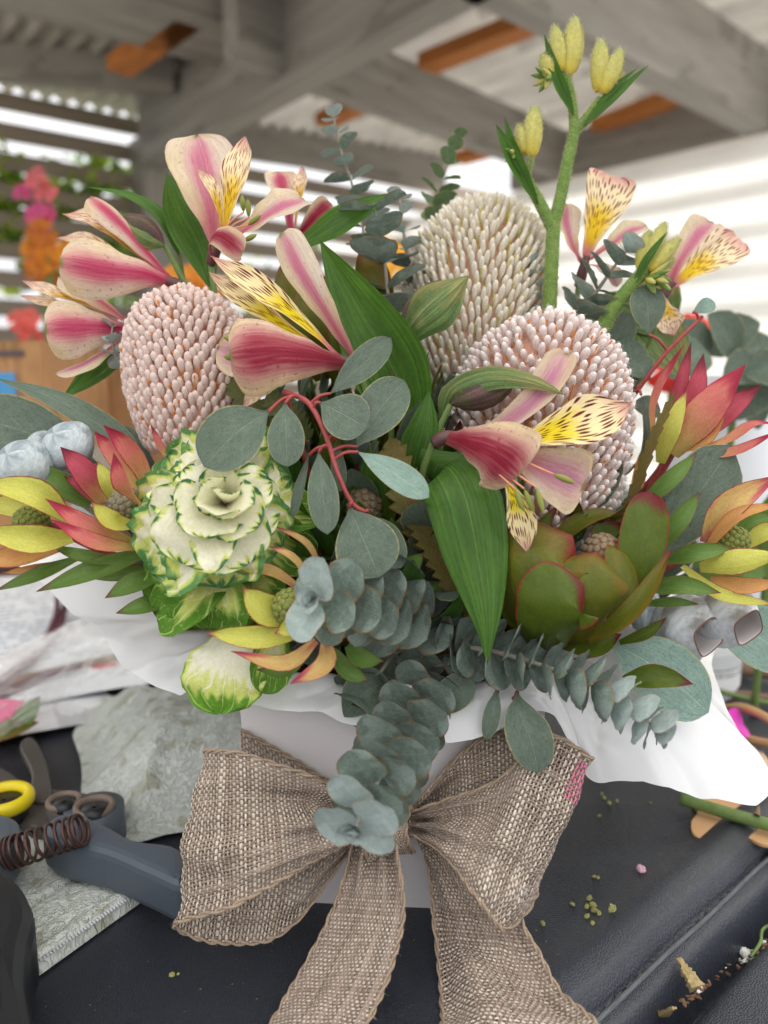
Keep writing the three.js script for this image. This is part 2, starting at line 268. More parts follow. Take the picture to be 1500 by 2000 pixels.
beamAt('roof_beam', 1080, 60, 1475, 258, 1.16, .26, .09, M.beam, .5, .0);
beamAt('roof_beam', -200, 140, 205, 172, 1.34, .30, .07, M.beam, .4, .25);
beamAt('roof_beam', 80, -10, 425, 88, 1.34, .10, .34, M.beam, .6, .2);
beamAt('roof_beam', 1100, 352, 1500, 262, 1.18, .2, .06, M.beam, .3, .8);
beamAt('roof_beam', 410, 300, 1000, 385, 1.30, .3, .06, M.beam, .3, .5);
for (const [x0, y0, x1, y1] of [[240, 140, 345, 65], [845, 135, 1075, 45], [640, 245, 725, 205], [1175, 255, 1335, 195], [905, 318, 985, 296]]) beamAt('roof_batten', x0, y0, x1, y1, 1.34, .05, .09, M.timber, .03, .08);
{ // corrugated roof sheet above the beams, open behind the photographer
  const pos = [], uv = [], idx = [], nx = 240, nz = 2;
  for (let i = 0; i <= nz; i++) for (let j = 0; j <= nx; j++) { const a = lerp(-2.2, 1.75, j / nx), b = lerp(.8, 3.75, i / nz), q = V(0, 0, 0).addScaledVector(AX, a).addScaledVector(BX, b); pos.push(q.x, 1.46 + .018 * Math.sin(a / .076 * Math.PI * 2), q.z); uv.push(a, b); }
  for (let i = 0; i < nz; i++) for (let j = 0; j < nx; j++) { const a = i * (nx + 1) + j, b = a + nx + 1; idx.push(a, b, a + 1, b, b + 1, a + 1); }
  setting('roof_sheet', geoOf(pos, uv, idx), M.roof);
  for (const [A0, A1, B0, B1, pm] of [[1.77, 3.25, .82, 3.75, M.roofClear], [-.3, 3.2, -.45, .78, M.polyRoof]]) { const p2 = pos.slice(); for (let i = 0; i < p2.length; i += 3) { const t = (i / 3) % (nx + 1), a = lerp(A0, A1, t / nx), b = lerp(B0, B1, Math.floor(i / 3 / (nx + 1)) / nz), q = V(0, 0, 0).addScaledVector(AX, a).addScaledVector(BX, b); p2[i] = q.x; p2[i + 1] = 1.46 + .018 * Math.sin(a / .076 * Math.PI * 2); p2[i + 2] = q.z; }
  setting('roof_sheet', geoOf(p2, uv, idx), pm); }
}
{ // post at the fence corner
  const a = hit(300, 560, .27); const p = at(300, 480, 3.5); setting('carport_post', new THREE.BoxGeometry(.13, 2.1, .13).rotateY(.68).translate(p.x, .24, p.z), M.beam);
  const q = at(610, 330, 4.6); setting('carport_post', new THREE.BoxGeometry(.06, 2.1, .06).rotateY(.68).translate(q.x, .24, q.z), M.beam);
}
{ // slat fence: every board a part
  const s0 = at(-60, 700, 3.15), f = thing('slat_fence', 'weathered horizontal slat fence with bright daylight between its boards', 'fence', V(s0.x, -.78, s0.z));
  const pitch = .1155;
  for (let k = -3; k < 12; k++) { const y = .085 + pitch * k, a = s0.clone().addScaledVector(AX, -.6), b = s0.clone().addScaledVector(AX, 4.2); a.y = b.y = y; part(f, 'slat', boxBetween(a, b, .068, .02), M.slat); }
  for (const t of [-.5, .95, 2.6, 4.1]) { const p = s0.clone().addScaledVector(AX, t).add(V(-.02, 0, -.035)); part(f, 'post', new THREE.BoxGeometry(.06, 2.15, .06).rotateY(.68).translate(p.x, .295, p.z), M.slat); }
}
{ // white corrugated wall
  const w1 = hit(1110, 350, 1.17), w2 = hit(1500, 260, 1.17), wd = w1.clone().sub(w2).setY(0).normalize(), s0 = w2.clone().addScaledVector(wd, -1.4), pos = [], uv = [], idx = [], ny = 140, nx = 2, N = V(wd.z, 0, -wd.x), H0 = -.78, H1 = 1.17, L = 4.2;
  for (let i = 0; i <= ny; i++) for (let j = 0; j <= nx; j++) { const y = lerp(H0, H1, i / ny), q = s0.clone().addScaledVector(wd, L * j / nx).addScaledVector(N, 0.026 * Math.sin(y / .15 * Math.PI * 2)); pos.push(q.x, y, q.z); uv.push(L * j / nx, y); }
  for (let i = 0; i < ny; i++) for (let j = 0; j < nx; j++) { const a = i * (nx + 1) + j, b = a + nx + 1; idx.push(a, a + 1, b, b, a + 1, b + 1); }
  setting('corrugated_wall', geoOf(pos, uv, idx), M.wall);
}
{ // bench with padded black vinyl top: seam with rolled edge, then a gap and the next cushion
  const p1 = hit(1165, 1955), p2 = hit(1500, 1650), al = p2.clone().sub(p1).setY(0).normalize(), ac = V(-al.z, 0, al.x); if (ac.x < 0) ac.negate();
  const g1 = hit(1290, 2000, -.012), gq = g1.clone().sub(p1).dot(ac);
  const hgt = q => { let h = 0; h += .0055 * Math.exp(-Math.pow((q + .018) / .013, 2)); if (q > -.008) h -= .006 * sstep(-.008, .001, q); h -= .0022 * Math.exp(-Math.pow(q / .0014, 2)); if (q > 0) h -= .006 * sstep(.01, gq, q); h -= .022 * Math.exp(-Math.pow((q - gq) / .006, 2)); return h; };
  const qs = []; for (let q = -1.3; q < -.08; q += .06) qs.push(q); for (let q = -.06; q < gq + .06; q += .0012) qs.push(q); for (let q = gq + .07; q < .9; q += .05) qs.push(q);
  const pos = [], uv = [], idx = [], nt = 60;
  for (let i = 0; i <= nt; i++) { const t = lerp(-.9, 1.4, i / nt); for (const q of qs) { const P = p1.clone().addScaledVector(al, t).addScaledVector(ac, q + .0007 * Math.sin(t * 60)); pos.push(P.x, hgt(q), P.z); uv.push(P.x, P.z); } }
  for (let i = 0; i < nt; i++) for (let j = 0; j < qs.length - 1; j++) { const a = i * qs.length + j, b = a + qs.length; idx.push(a, a + 1, b, b, a + 1, b + 1); }
  const top = geoOf(pos, uv, idx); if (top.attributes.normal.getY(0) < 0) { const ix = top.index.array; for (let i = 0; i < ix.length; i += 3) { const k = ix[i]; ix[i] = ix[i + 1]; ix[i + 1] = k; } top.computeVertexNormals(); }
  const grain = grey(512, 512, (u, v) => { let m = 1, m2 = 1; const X = u * 56, Y = v * 56; for (let a = -1; a < 2; a++) for (let b = -1; b < 2; b++) { const cx = Math.floor(X) + a, cy = Math.floor(Y) + b, wx = (cx % 56 + 56) % 56, wy = (cy % 56 + 56) % 56, d = Math.hypot(cx + hash(wx, wy) - X, cy + hash(wy + 91, wx) - Y); if (d < m) { m2 = m; m = d; } else if (d < m2) m2 = d; } return clamp(.25 + 1.3 * (m2 - m)); }); grain.repeat.set(14, 14);
  const dust = tex(512, 512, (u, v) => { const k = sstep(.45, .75, fbm(u * 6, v * 6, 5)), s = n2(u * 200, v * 200) > .93 ? 16 : 0; return mix3([36, 40, 49], [56, 60, 68], k * .7).map(x => x + s * .7); }); dust.repeat.set(2.2, 2.2);
  M.vinyl = new THREE.MeshPhysicalMaterial({ map: dust, roughness: .4, bumpMap: grain, bumpScale: .00022 });
  const b = thing('vinyl_bench', 'black vinyl padded bench top with a stitched rolled seam', 'bench', V(.1, -.78, -.5));
  part(b, 'vinyl_top', top, M.vinyl);
  const fr = p1.clone().addScaledVector(al, .25).addScaledVector(ac, -.2); part(b, 'base', new THREE.BoxGeometry(2.0, .70, 2.1).rotateY(Math.atan2(al.x, al.z)).translate(fr.x, -.43, fr.z), M.beam);
  const st = [], sm = new THREE.CapsuleGeometry(.00045, .0035, 3, 6); for (let t = -.12; t < .6; t += .0085) { const P = p1.clone().addScaledVector(al, t).addScaledVector(ac, .0013); P.y = hgt(.0013) + .0008; st.push(alongY(P, al.clone().add(V(0, .05, 0)))); }
  const seam = []; for (let i = 0; i <= 40; i++) { const t = -.3 + i * .03, P = p1.clone().addScaledVector(al, t).addScaledVector(ac, .003 + .0003 * Math.sin(i * 2)); P.y = hgt(.003) + .0004; seam.push(P); }
  part(b, 'piping', tube(seam, .0013, 240, 6), paint([96, 99, 104], 33, { roughness: .8 }));
  stuffCopies(b, 'stitching', sm, solid([86, 88, 92], { roughness: .8 }), st);
  globalThis.benchInfo = { p1, al, ac, gq, hgt };
}
// ---------- gift box ----------
const CX = V(.008, 0, -.425), YAW = .07, BW = .0745, BD = .072, BH = .116;      // half width, half depth, height
M.card = new THREE.MeshPhysicalMaterial({ map: tex(128, 128, (u, v) => { const g = .97 + .04 * fbm(u * 8, v * 8, 4); return [236 * g, 231 * g, 232 * g]; }), roughness: .38 });
const boxPt = (x, y, z) => V(x, y, z).applyAxisAngle(V(0, 1, 0), -YAW).add(CX);
{
  const b = thing('gift_box', 'white glossy square gift box holding the bouquet, tied with hessian', 'box', CX);
  const tp = y => .93 + .07 * y / BH, wall = (a, c, th) => { const pos = [], uv = [], idx = [], ny = 6, nx = 6;
    for (const off of [0, th]) for (let i = 0; i <= ny; i++) for (let j = 0; j <= nx; j++) { const y = BH * i / ny, s = j / nx, k = tp(y), x = lerp(a[0], c[0], s), z = lerp(a[1], c[1], s), L = Math.max(Math.abs(x), Math.abs(z)), f = (L - off) / L; const P = boxPt(x * k * f, y, z * k * f); pos.push(P.x, P.y, P.z); uv.push(s * .15, y); }
    const n = (nx + 1) * (ny + 1); for (let o = 0; o < 2; o++) for (let i = 0; i < ny; i++) for (let j = 0; j < nx; j++) { const q = o * n + i * (nx + 1) + j, r = q + nx + 1; o ? idx.push(q, r, q + 1, r, r + 1, q + 1) : idx.push(q, q + 1, r, r, q + 1, r + 1); }
    for (let j = 0; j < nx; j++) { const q = ny * (nx + 1) + j; idx.push(q, q + 1, q + n, q + n, q + 1, q + 1 + n); }
    return geoOf(pos, uv, idx); };
  const c = [[-BW, BD], [BW, BD], [BW, -BD], [-BW, -BD]];
  for (let k = 0; k < 4; k++) part(b, 'side_panel', wall(c[k], c[(k + 1) % 4], .0016), M.card);
  const fl = new THREE.BoxGeometry(BW * 1.84, .002, BD * 1.84); fl.rotateY(-YAW); fl.translate(CX.x, .0012, CX.z); part(b, 'base', fl, M.card);
  const foam = new THREE.BoxGeometry(BW * 1.82, .105, BD * 1.82, 1, 1, 1); foam.rotateY(-YAW); foam.translate(CX.x, .058, CX.z); part(b, 'floral_foam', foam, solid([58, 84, 52], { roughness: .95 }));
}
const FOAM = V(CX.x, .105, CX.z);
function stemTo(t, from, dir, r = .0016, mat = M.stemGreen, spread = .035) {   // stem from a flower's base down into the foam
  const e = FOAM.clone().add(V(clamp(from.x - CX.x, -1, 1) * .28, 0, clamp(from.z - CX.z, -1, 1) * .28)); e.x = clamp(e.x, CX.x - .055, CX.x + .055); e.z = clamp(e.z, CX.z - .05, CX.z + .05);
  const m = from.clone().lerp(e, .45).addScaledVector(dir, .02); part(t, 'stem', tube([from, from.clone().addScaledVector(dir, .012), m, e], r, 12, 6), mat);
}
// ---------- milky wrap collar ----------
{
  const w = thing('plastic_wrap', 'milky white plastic wrap flaring out over the rim of the gift box', 'wrapping', V(CX.x, BH, CX.z));
  const O = [[40, 1090, .52], [78, 1150, .455], [185, 1258, .415], [272, 1334, .39], [372, 1324, .374], [500, 1374, .366], [600, 1396, .362], [720, 1420, .36], [850, 1452, .357], [960, 1436, .357], [1068, 1392, .360], [1110, 1432, .366], [1175, 1503, .365], [1290, 1552, .36], [1405, 1563, .362], [1494, 1528, .38], [1440, 1430, .40], [1385, 1330, .43], [1390, 1240, .48], [1330, 1120, .56], [1000, 1010, .64], [500, 1010, .64], [150, 1040, .58]].map(q => at(...q));
  const lin = (x, y) => { const a = Math.floor(x), b = Math.floor(y), u = x - a, v = y - b; return u + v < 1 ? hash(a, b) + (hash(a + 1, b) - hash(a, b)) * u + (hash(a, b + 1) - hash(a, b)) * v : hash(a + 1, b + 1) + (hash(a, b + 1) - hash(a + 1, b + 1)) * (1 - u) + (hash(a + 1, b) - hash(a + 1, b + 1)) * (1 - v); };
  const oc = new THREE.CatmullRomCurve3(O, true, 'centripetal'), na = 420, nr = 40, pos = [], uv = [], idx = [];
  for (let j = 0; j <= na; j++) {
    const o = oc.getPoint((j % na) / na), d = V(o.x - CX.x, 0, o.z - CX.z).normalize().applyAxisAngle(V(0, 1, 0), YAW), k = .94 / Math.max(Math.abs(d.x) / BW, Math.abs(d.z) / BD), i0 = boxPt(d.x * k, .09, d.z * k), i1 = boxPt(d.x * k * 1.0, BH + .008, d.z * k);
    const dist = Math.hypot(o.x - i1.x, o.z - i1.z), c1 = i1.clone().lerp(o, .5); c1.y = Math.max(i1.y, o.y) + .006 + dist * .12;
    for (let i = 0; i <= nr; i++) { const t = i / nr, P = t < .2 ? i0.clone().lerp(i1, t / .2) : (() => { const s = (t - .2) / .8; return i1.clone().multiplyScalar((1 - s) ** 2).addScaledVector(c1, 2 * s * (1 - s)).addScaledVector(o, s * s); })();
      const a = j / na * 40, cr = lin(a * .62 + t * .9, 3.3 + t * 2.1), amp = .020 * sstep(.2, .6, t) * (dist > .03 ? 1 : .4); P.y += amp * (.5 - cr) + .004 * (fbm(a * 1.3, t * 5, 2) - .5) * sstep(.2, .5, t); P.addScaledVector(d, amp * .4 * (lin(a * .8 + 9 - t, t * 2.3) - .5)); pos.push(P.x, P.y, P.z); uv.push(j / na, t); }
  }
  for (let j = 0; j < na; j++) for (let i = 0; i < nr; i++) { const a = j * (nr + 1) + i, b = a + nr + 1; idx.push(a, a + 1, b, b, a + 1, b + 1); }
  M.wrap = new THREE.MeshPhysicalMaterial({ map: tex(256, 64, (u, v) => { const g = .96 + .06 * fbm(u * 40, v * 6, 3); return [228 * g, 228 * g, 229 * g]; }), roughness: .3, side: THREE.DoubleSide, clearcoat: .6, clearcoatRoughness: .12 });
  part(w, 'collar_sheet', geoOf(pos, uv, idx), M.wrap);
}
// ---------- hessian bow: real woven threads ----------
const hairGeo = new THREE.ConeGeometry(1, 1, 3, 1, true).translate(0, .5, 0);
const fibre = (a, b, sd) => new THREE.MeshPhysicalMaterial({ map: tex(16, 256, (u, v) => { const c = mix3(a, b, hash(Math.floor(v * 256) * 3, sd)), g = .86 + .28 * hash(Math.floor(u * 16) + 40, Math.floor(v * 256) + sd); return c.map(x => x * g); }), roughness: .85 });
M.weft = fibre([222, 210, 194], [178, 160, 142], 3); M.warp = fibre([166, 148, 134], [122, 106, 96], 8); M.selvedge = fibre([180, 160, 138], [140, 120, 102], 12); M.pinkThread = fibre([216, 140, 156], [200, 118, 140], 15);
function weave(parent, name, EA, EB, { nW = 48, pitch = .00172, wave = .003, pleat = [1, 0], pink = null, sd = 1 } = {}) {
  const g = partGroup(parent, name), A = curve(tracePts(EA)), B = curve(tracePts(EB));
  const mid = []; let L = 0; for (let i = 0; i <= 200; i++) { const q = A.getPoint(i / 200).lerp(B.getPoint(i / 200), .5); if (i) L += q.distanceTo(mid[i - 1].q); mid.push({ q, L }); }
  const tOf = s => { let i = 1; while (i < 200 && mid[i].L < s) i++; return (i - 1 + clamp((s - mid[i - 1].L) / (mid[i].L - mid[i - 1].L))) / 200; };
  const nT = Math.round(L / pitch), ts = Array.from({ length: nT + 1 }, (_, j) => tOf(L * j / nT));
  const Ap = ts.map(t => A.getPoint(t)), Bp = ts.map(t => B.getPoint(t));
  const S = (j, s) => { const P = Ap[j].clone().lerp(Bp[j], s), a = j * .09 + sd; return P; };
  const grid = [], nrm = [];
  for (let j = 0; j <= nT; j++) { const row = []; for (let k = 0; k <= nW; k++) { const s = clamp(k / nW + (k && k < nW ? .16 / nW * Math.sin(k * 7.1 + sd) + .3 / nW * (n2(j * .12 + k * 9, sd) - .5) * 2 : 0)); row.push(S(j, s)); } grid.push(row); }
  const at2 = (j, k) => grid[clamp(j, 0, nT)][clamp(k, 0, nW)];
  for (let j = 0; j <= nT; j++) { const row = []; for (let k = 0; k <= nW; k++) { const du = at2(j, k + 2).clone().sub(at2(j, k - 2)), dv = at2(j + 2, k).clone().sub(at2(j - 2, k)); row.push(du.cross(dv).normalize()); } nrm.push(row); }
  // soft waviness of the cloth
  for (let j = 0; j <= nT; j++) for (let k = 0; k <= nW; k++) grid[j][k].addScaledVector(nrm[j][k], wave * 2 * (fbm(j * .045 + sd * 3, k * .07, 3) - .5) * 2 + .0042 * (pleat[0] * Math.exp(-Math.pow(j / nT / .2, 2)) + pleat[1] * Math.exp(-Math.pow((1 - j / nT) / .2, 2))) * Math.sin(k / nW * 17 + sd * 2 + .6 * Math.sin(j * .05)));
  const pos = [[], [], []], uv = [[], [], []], idx = [[], [], []], amp = pitch * .16;
  const thread = (m, pts, nn, across, wid0, hgt, vo, slub = () => 1) => { const P = pos[m], U = uv[m], I = idx[m], o = P.length / 3, n = pts.length;
    for (let i = 0; i < n; i++) { const p = pts[i], N = nn[i], X = across(i), wid = wid0 * slub(i), q = [[wid, 0], [0, hgt], [-wid, 0], [0, -hgt]]; for (let c = 0; c < 4; c++) { P.push(p.x + X.x * q[c][0] + N.x * q[c][1], p.y + X.y * q[c][0] + N.y * q[c][1], p.z + X.z * q[c][0] + N.z * q[c][1]); U.push(c / 4, vo); } }
    for (let i = 0; i < n - 1; i++) for (let c = 0; c < 4; c++) { const a = o + i * 4 + c, b = o + i * 4 + (c + 1) % 4; I.push(a, b, a + 4, a + 4, b, b + 4); } };
  for (let k = 0; k <= nW; k++) { const slub = n => .8 + .5 * n2(n * .21, k * 5 + sd); const th = pitch * (.25 + .14 * hash(k, sd)); const pts = [], nn = []; for (let j = 0; j <= nT; j++) { nn.push(nrm[j][k]); pts.push(grid[j][k].clone().addScaledVector(nrm[j][k], amp * ((j + k) % 2 ? 1 : -1))); } thread(1, pts, nn, i => at2(i, k + 1).clone().sub(at2(i, k - 1)).normalize(), th, pitch * .14, hash(k * 31, sd), slub); }
  for (let j = 0; j <= nT; j++) { const slub = n => .75 + .6 * n2(n * .21, j * 5 + sd); const th = pitch * (.25 + .16 * hash(j, sd + 5)); const pts = [], nn = []; for (let k = 0; k <= nW; k++) { nn.push(nrm[j][k]); pts.push(grid[j][k].clone().addScaledVector(nrm[j][k], amp * ((j + k) % 2 ? -1 : 1))); } thread(0, pts, nn, i => at2(j + 1, i).clone().sub(at2(j - 1, i)).normalize(), th, pitch * .14, hash(j * 17, sd + 2), slub); }
  if (pink) { const [j0, j1, k0, k1] = [Math.round(pink[0] * nT), Math.round(pink[1] * nT), Math.round(pink[2] * nW), Math.round(pink[3] * nW)]; for (let j = j0; j <= j1; j++) { const pts = [], nn = []; for (let k = k0; k <= k1; k++) { nn.push(nrm[j][k]); pts.push(grid[j][k].clone().addScaledVector(nrm[j][k], amp * ((j + k) % 2 ? -1 : 1) + .00008)); } thread(2, pts, nn, i => at2(j + 1, k0 + i).clone().sub(at2(j - 1, k0 + i)).normalize(), pitch * .43, pitch * .15, hash(j, 4)); } }
  [['weft_threads', M.weft], ['warp_threads', M.warp], ['pink_threads', M.pinkThread]].forEach(([n, m], i) => { if (pos[i].length) part(g, n, geoOf(pos[i], uv[i], idx[i]), m).userData.kind = 'stuff'; });
  const fr = []; for (const E of [0, nW]) for (const strand of [0, 1]) { const c = []; for (let j = 0; j <= nT; j++) { const a = j * .75 + strand * Math.PI, n = nrm[j][E], x = at2(j, E === 0 ? 0 : nW).clone().sub(at2(j, E === 0 ? 1 : nW - 1)).normalize(); c.push(grid[j][E].clone().addScaledVector(n, .0007 * Math.cos(a)).addScaledVector(x, .0007 * Math.sin(a) + .0003)); } fr.push(...c.filter((_, i) => i % 2 === 0)); part(g, 'selvedge', tube(c, t => .00055 + .00025 * n2(t * 60, E + strand), Math.min(nT * 2, 260), 5), M.selvedge); }
  seed = sd * 131; const fz = []; for (let k = 0; k < 260; k++) { const q = k % 3 ? fr[Math.floor(rnd() * fr.length)] : grid[Math.floor(rnd() * nT)][Math.floor(rnd() * nW)]; fz.push(alongY(q, V(rr(-1, 1), rr(-1, 1), rr(-.2, 1)).normalize(), .00007, rr(.001, .0035))); } stuffCopies(g, 'frayed_fibres', hairGeo, M.weft, fz);
}
{
  const b = thing('hessian_bow', 'large brown hessian ribbon bow with two loops and two long tails on the box front', 'bow', at(750, 1610, .372));
  weave(b, 'loop', [[700, 1592, .366], [630, 1528, .352], [545, 1496, .345], [460, 1470, .344], [396, 1470, .352], [470, 1490, .366], [600, 1530, .370], [700, 1592, .372]],
    [[700, 1632, .362], [640, 1668, .350], [560, 1712, .338], [455, 1768, .331], [340, 1806, .342], [425, 1838, .354], [545, 1826, .362], [700, 1640, .372]], { sd: 1, pleat: [1, 1] });
  weave(b, 'loop', [[800, 1590, .366], [880, 1560, .356], [975, 1520, .347], [1070, 1440, .345], [1162, 1488, .352], [1080, 1436, .366], [950, 1440, .368], [800, 1580, .373]],
    [[805, 1625, .362], [860, 1660, .350], [905, 1712, .342], [940, 1762, .336], [985, 1812, .341], [1055, 1742, .358], [960, 1680, .366], [805, 1625, .374]], { sd: 2, pleat: [1, 1], pink: [.43, .485, .05, .25] });
  weave(b, 'tail', [[690, 1640, .362], [672, 1720, .360], [640, 1800, .356], [585, 1900, .343], [520, 2010, .322], [470, 2080, .312]],
    [[772, 1640, .362], [788, 1720, .352], [786, 1810, .346], [760, 1900, .336], [705, 2010, .316], [670, 2080, .306]], { sd: 3, nW: 42, wave: .0022 });
  weave(b, 'tail', [[800, 1625, .366], [834, 1720, .366], [848, 1820, .360], [858, 1910, .340], [864, 2010, .314], [866, 2080, .300]],
    [[880, 1640, .362], [985, 1740, .354], [1040, 1840, .346], [1085, 1915, .330], [1165, 1990, .306], [1190, 2060, .294]], { sd: 4, nW: 48, wave: .004 });
  weave(b, 'knot', [[702, 1560, .372], [716, 1584, .355], [724, 1620, .350], [716, 1656, .355], [702, 1668, .370]], [[806, 1556, .372], [796, 1584, .355], [790, 1620, .350], [796, 1656, .355], [806, 1668, .370]], { sd: 5, nW: 26, pleat: [0, 0] });
  const bp = (x, y) => boxPt(x, y, BD + .0022);
  weave(b, 'band', [bp(-.0735, .098), bp(-.05, .085), bp(-.02, .068), bp(.01, .062), bp(.04, .072), bp(.0735, .082)], [bp(-.0735, .066), bp(-.05, .052), bp(-.02, .046), bp(.01, .046), bp(.04, .045), bp(.0735, .05)], { sd: 6, nW: 20, wave: .0002, pleat: [0, 0] });
}
// ---------- banksias ----------
M.floret = new THREE.MeshPhysicalMaterial({ map: tex(32, 128, (u, v) => { const c = mix3([222, 176, 152], mix3([222, 204, 198], [240, 234, 232], sstep(.5, 1, v)), sstep(.0, .4, v)), g = .86 + .26 * n2(u * 30, v * 70); return c.map(x => x * g); }), roughness: .95, sheen: 1, sheenRoughness: .4, sheenColor: new THREE.Color(.9, .88, .88) });
M.floretPink = M.floret.clone(); M.floretPink.map = tex(32, 128, (u, v) => { const c = mix3([224, 160, 132], [222, 200, 192], sstep(.05, .5, v)), g = .86 + .26 * n2(u * 30, v * 70); return c.map(x => x * g); });
M.floretCream = M.floret.clone(); M.floretCream.map = tex(32, 128, (u, v) => { const c = mix3([208, 194, 142], [230, 222, 206], sstep(.0, .4, v)), g = .86 + .26 * n2(u * 30, v * 70); return c.map(x => x * g); });
M.style = solid([226, 136, 46], { roughness: .5 }); M.styleYellow = solid([206, 196, 96], { roughness: .5 });
M.banksiaCore = solid([196, 150, 128], { roughness: .95 });
const floretGeo = (() => { const p = [[0, .4], [.2, .55], [.4, .82], [.58, 1], [.76, .96], [.89, .74], [.97, .4], [1, .03]].map(([t, r]) => new THREE.Vector2(Math.max(r, .001), t)); return new THREE.LatheGeometry(p, 7); })();
const styleGeo = new THREE.LatheGeometry([[.5, 0], [.45, .4], [.35, .75], [.7, .85], [.6, .97], [.02, 1]].map(([r, t]) => new THREE.Vector2(r, t)), 6);
function banksia(label, foot, top, R, n, mat, { flo = .0085, fr = .0016, lean = .55, styles = 160, styleMat = M.style, stylePow = 2.5, hairs = 9, hr = .00008, hl = 1 } = {}) {
  const t = thing('banksia_flower', label, 'flower', foot, 'banksia heads in the bouquet'), ax = top.clone().sub(foot), H = ax.length(); ax.normalize();
  const x = Math.abs(ax.y) < .95 ? V(0, 1, 0).cross(ax).normalize() : V(1, 0, 0), z = x.clone().cross(ax), rad = h => R * (h < .45 ? lerp(.80, 1, Math.sin(h / .45 * Math.PI / 2)) : Math.pow(Math.max(0, 1 - Math.pow((h - .45) / .55, 2.3)), 1 / 2.1));
  const prof = []; let A = 0; for (let i = 0; i <= 300; i++) { const h = 1 - Math.pow(1 - i / 300, 2), r = rad(h), q = { h, r, A: 0 }; if (i) { const o = prof[i - 1]; A += Math.PI * (r + o.r) * Math.hypot((h - o.h) * H, r - o.r); q.A = A; } prof.push(q); }
  part(t, 'core', (() => { const g = new THREE.LatheGeometry(prof.filter((_, i) => i % 12 === 0).map(q => new THREE.Vector2(Math.max(1e-4, q.r * .98), q.h * H)), 28); g.applyMatrix4(frame(foot, x, ax, z)); return g; })(), M.banksiaCore);
  const list = [], styleM = []; let i = 0;
  const P = (k, n0) => { const a = A * (k + .5) / n0; while (i < 300 && prof[i].A < a) i++; const q = prof[Math.max(1, i)], o = prof[Math.max(0, i - 1)], f = clamp((a - o.A) / (q.A - o.A)), h = lerp(o.h, q.h, f), r = lerp(o.r, q.r, f), nr = (q.h - o.h) * H, na = -(q.r - o.r), l = Math.hypot(nr, na) || 1; return { h, r, nr: nr / l, na: na / l }; };
  for (let k = 0; k < n; k++) { const q = P(k, n), an = k * 2.399963 + rr(-.03, .03), o = x.clone().multiplyScalar(Math.cos(an)).addScaledVector(z, Math.sin(an)); const p = foot.clone().addScaledVector(ax, q.h * H).addScaledVector(o, q.r * .97 - flo * .1), N = o.clone().multiplyScalar(q.nr).addScaledVector(ax, q.na).normalize();
    const d = N.clone().addScaledVector(ax, lean * (1 - .75 * sstep(.5, 1, q.h))).add(V(rr(-.07, .07), rr(-.07, .07), rr(-.07, .07))).normalize(), s = fr * rr(.88, 1.13), L = flo * rr(.86, 1.12); list.push({ M: alongY(p, d, s, L), f: N.dot(camera.position.clone().sub(p).normalize()), p, d, L, s });
  }
  i = 0; for (let k = 0; k < styles; k++) { const q = P(k * 1.0, styles), an = k * 2.399963 + 1.2 + rr(-.2, .2), keep = rnd() < Math.pow(q.h, stylePow) + .1; if (!keep) continue; const o = x.clone().multiplyScalar(Math.cos(an)).addScaledVector(z, Math.sin(an)), p = foot.clone().addScaledVector(ax, q.h * H).addScaledVector(o, q.r * .97), d = o.clone().multiplyScalar(q.nr).addScaledVector(ax, q.na + lean).add(V(rr(-.15, .15), rr(-.1, .1), rr(-.15, .15))); styleM.push(alongY(p, d, .00075, flo * rr(.7, 1.02))); }
  list.sort((a, b) => b.f - a.f); const near = list.slice(0, 300), rest = list.slice(300);
  near.forEach(q => put(t, 'floret', floretGeo, mat, q.M)); if (rest.length) stuffCopies(t, 'florets', floretGeo, mat, rest.map(q => q.M));
  stuffCopies(t, 'styles', styleGeo, styleMat, styleM);
  const hs = []; for (const q of list) if (q.f > -.35) for (let k = 0; k < hairs; k++) { const a = rnd() * 7, h = rr(.55, 1.0), y = q.d, u = V(y.y, -y.x, .1).normalize(), w = u.clone().cross(y), o = u.clone().multiplyScalar(Math.cos(a)).addScaledVector(w, Math.sin(a)), p = q.p.clone().addScaledVector(y, q.L * h).addScaledVector(o, q.s * (h > .9 ? .5 : .85)); hs.push(alongY(p, o.addScaledVector(y, rr(.5, 1.2)), hr, rr(.0009, .0017) * hl)); }
  stuffCopies(t, 'fuzz', hairGeo, M.hair2, hs);
  stemTo(t, foot.clone().addScaledVector(ax, .004), ax.clone().negate(), .005, M.stemBrown);
  return t;
}
M.hair2 = solid([236, 230, 228], { roughness: .9 });
banksia('pale pink banksia head dotted with orange, next to the white and green kale', at(390, 885, .412), at(358, 590, .398), .0322, 900, M.floretPink, { flo: .0092, fr: .00185, lean: 2.0, styles: 260, stylePow: .2, hairs: 5 });
banksia('cream banksia head tallest of the three, beside the kangaroo paw stem', at(915, 800, .475), at(948, 420, .455), .0420, 1250, M.floretCream, { flo: .0125, fr: .00155, lean: 1.5, styles: 420, styleMat: M.styleYellow, stylePow: .4, hairs: 5 });
banksia('fuzzy white banksia head with orange styles, behind the striped red flower', at(1010, 1100, .432), at(1075, 645, .392), .0455, 1150, M.floret, { flo: .0112, fr: .00192, lean: 1.3, styles: 420, stylePow: 1.2, hairs: 16, hr: .00011, hl: 1.35 });
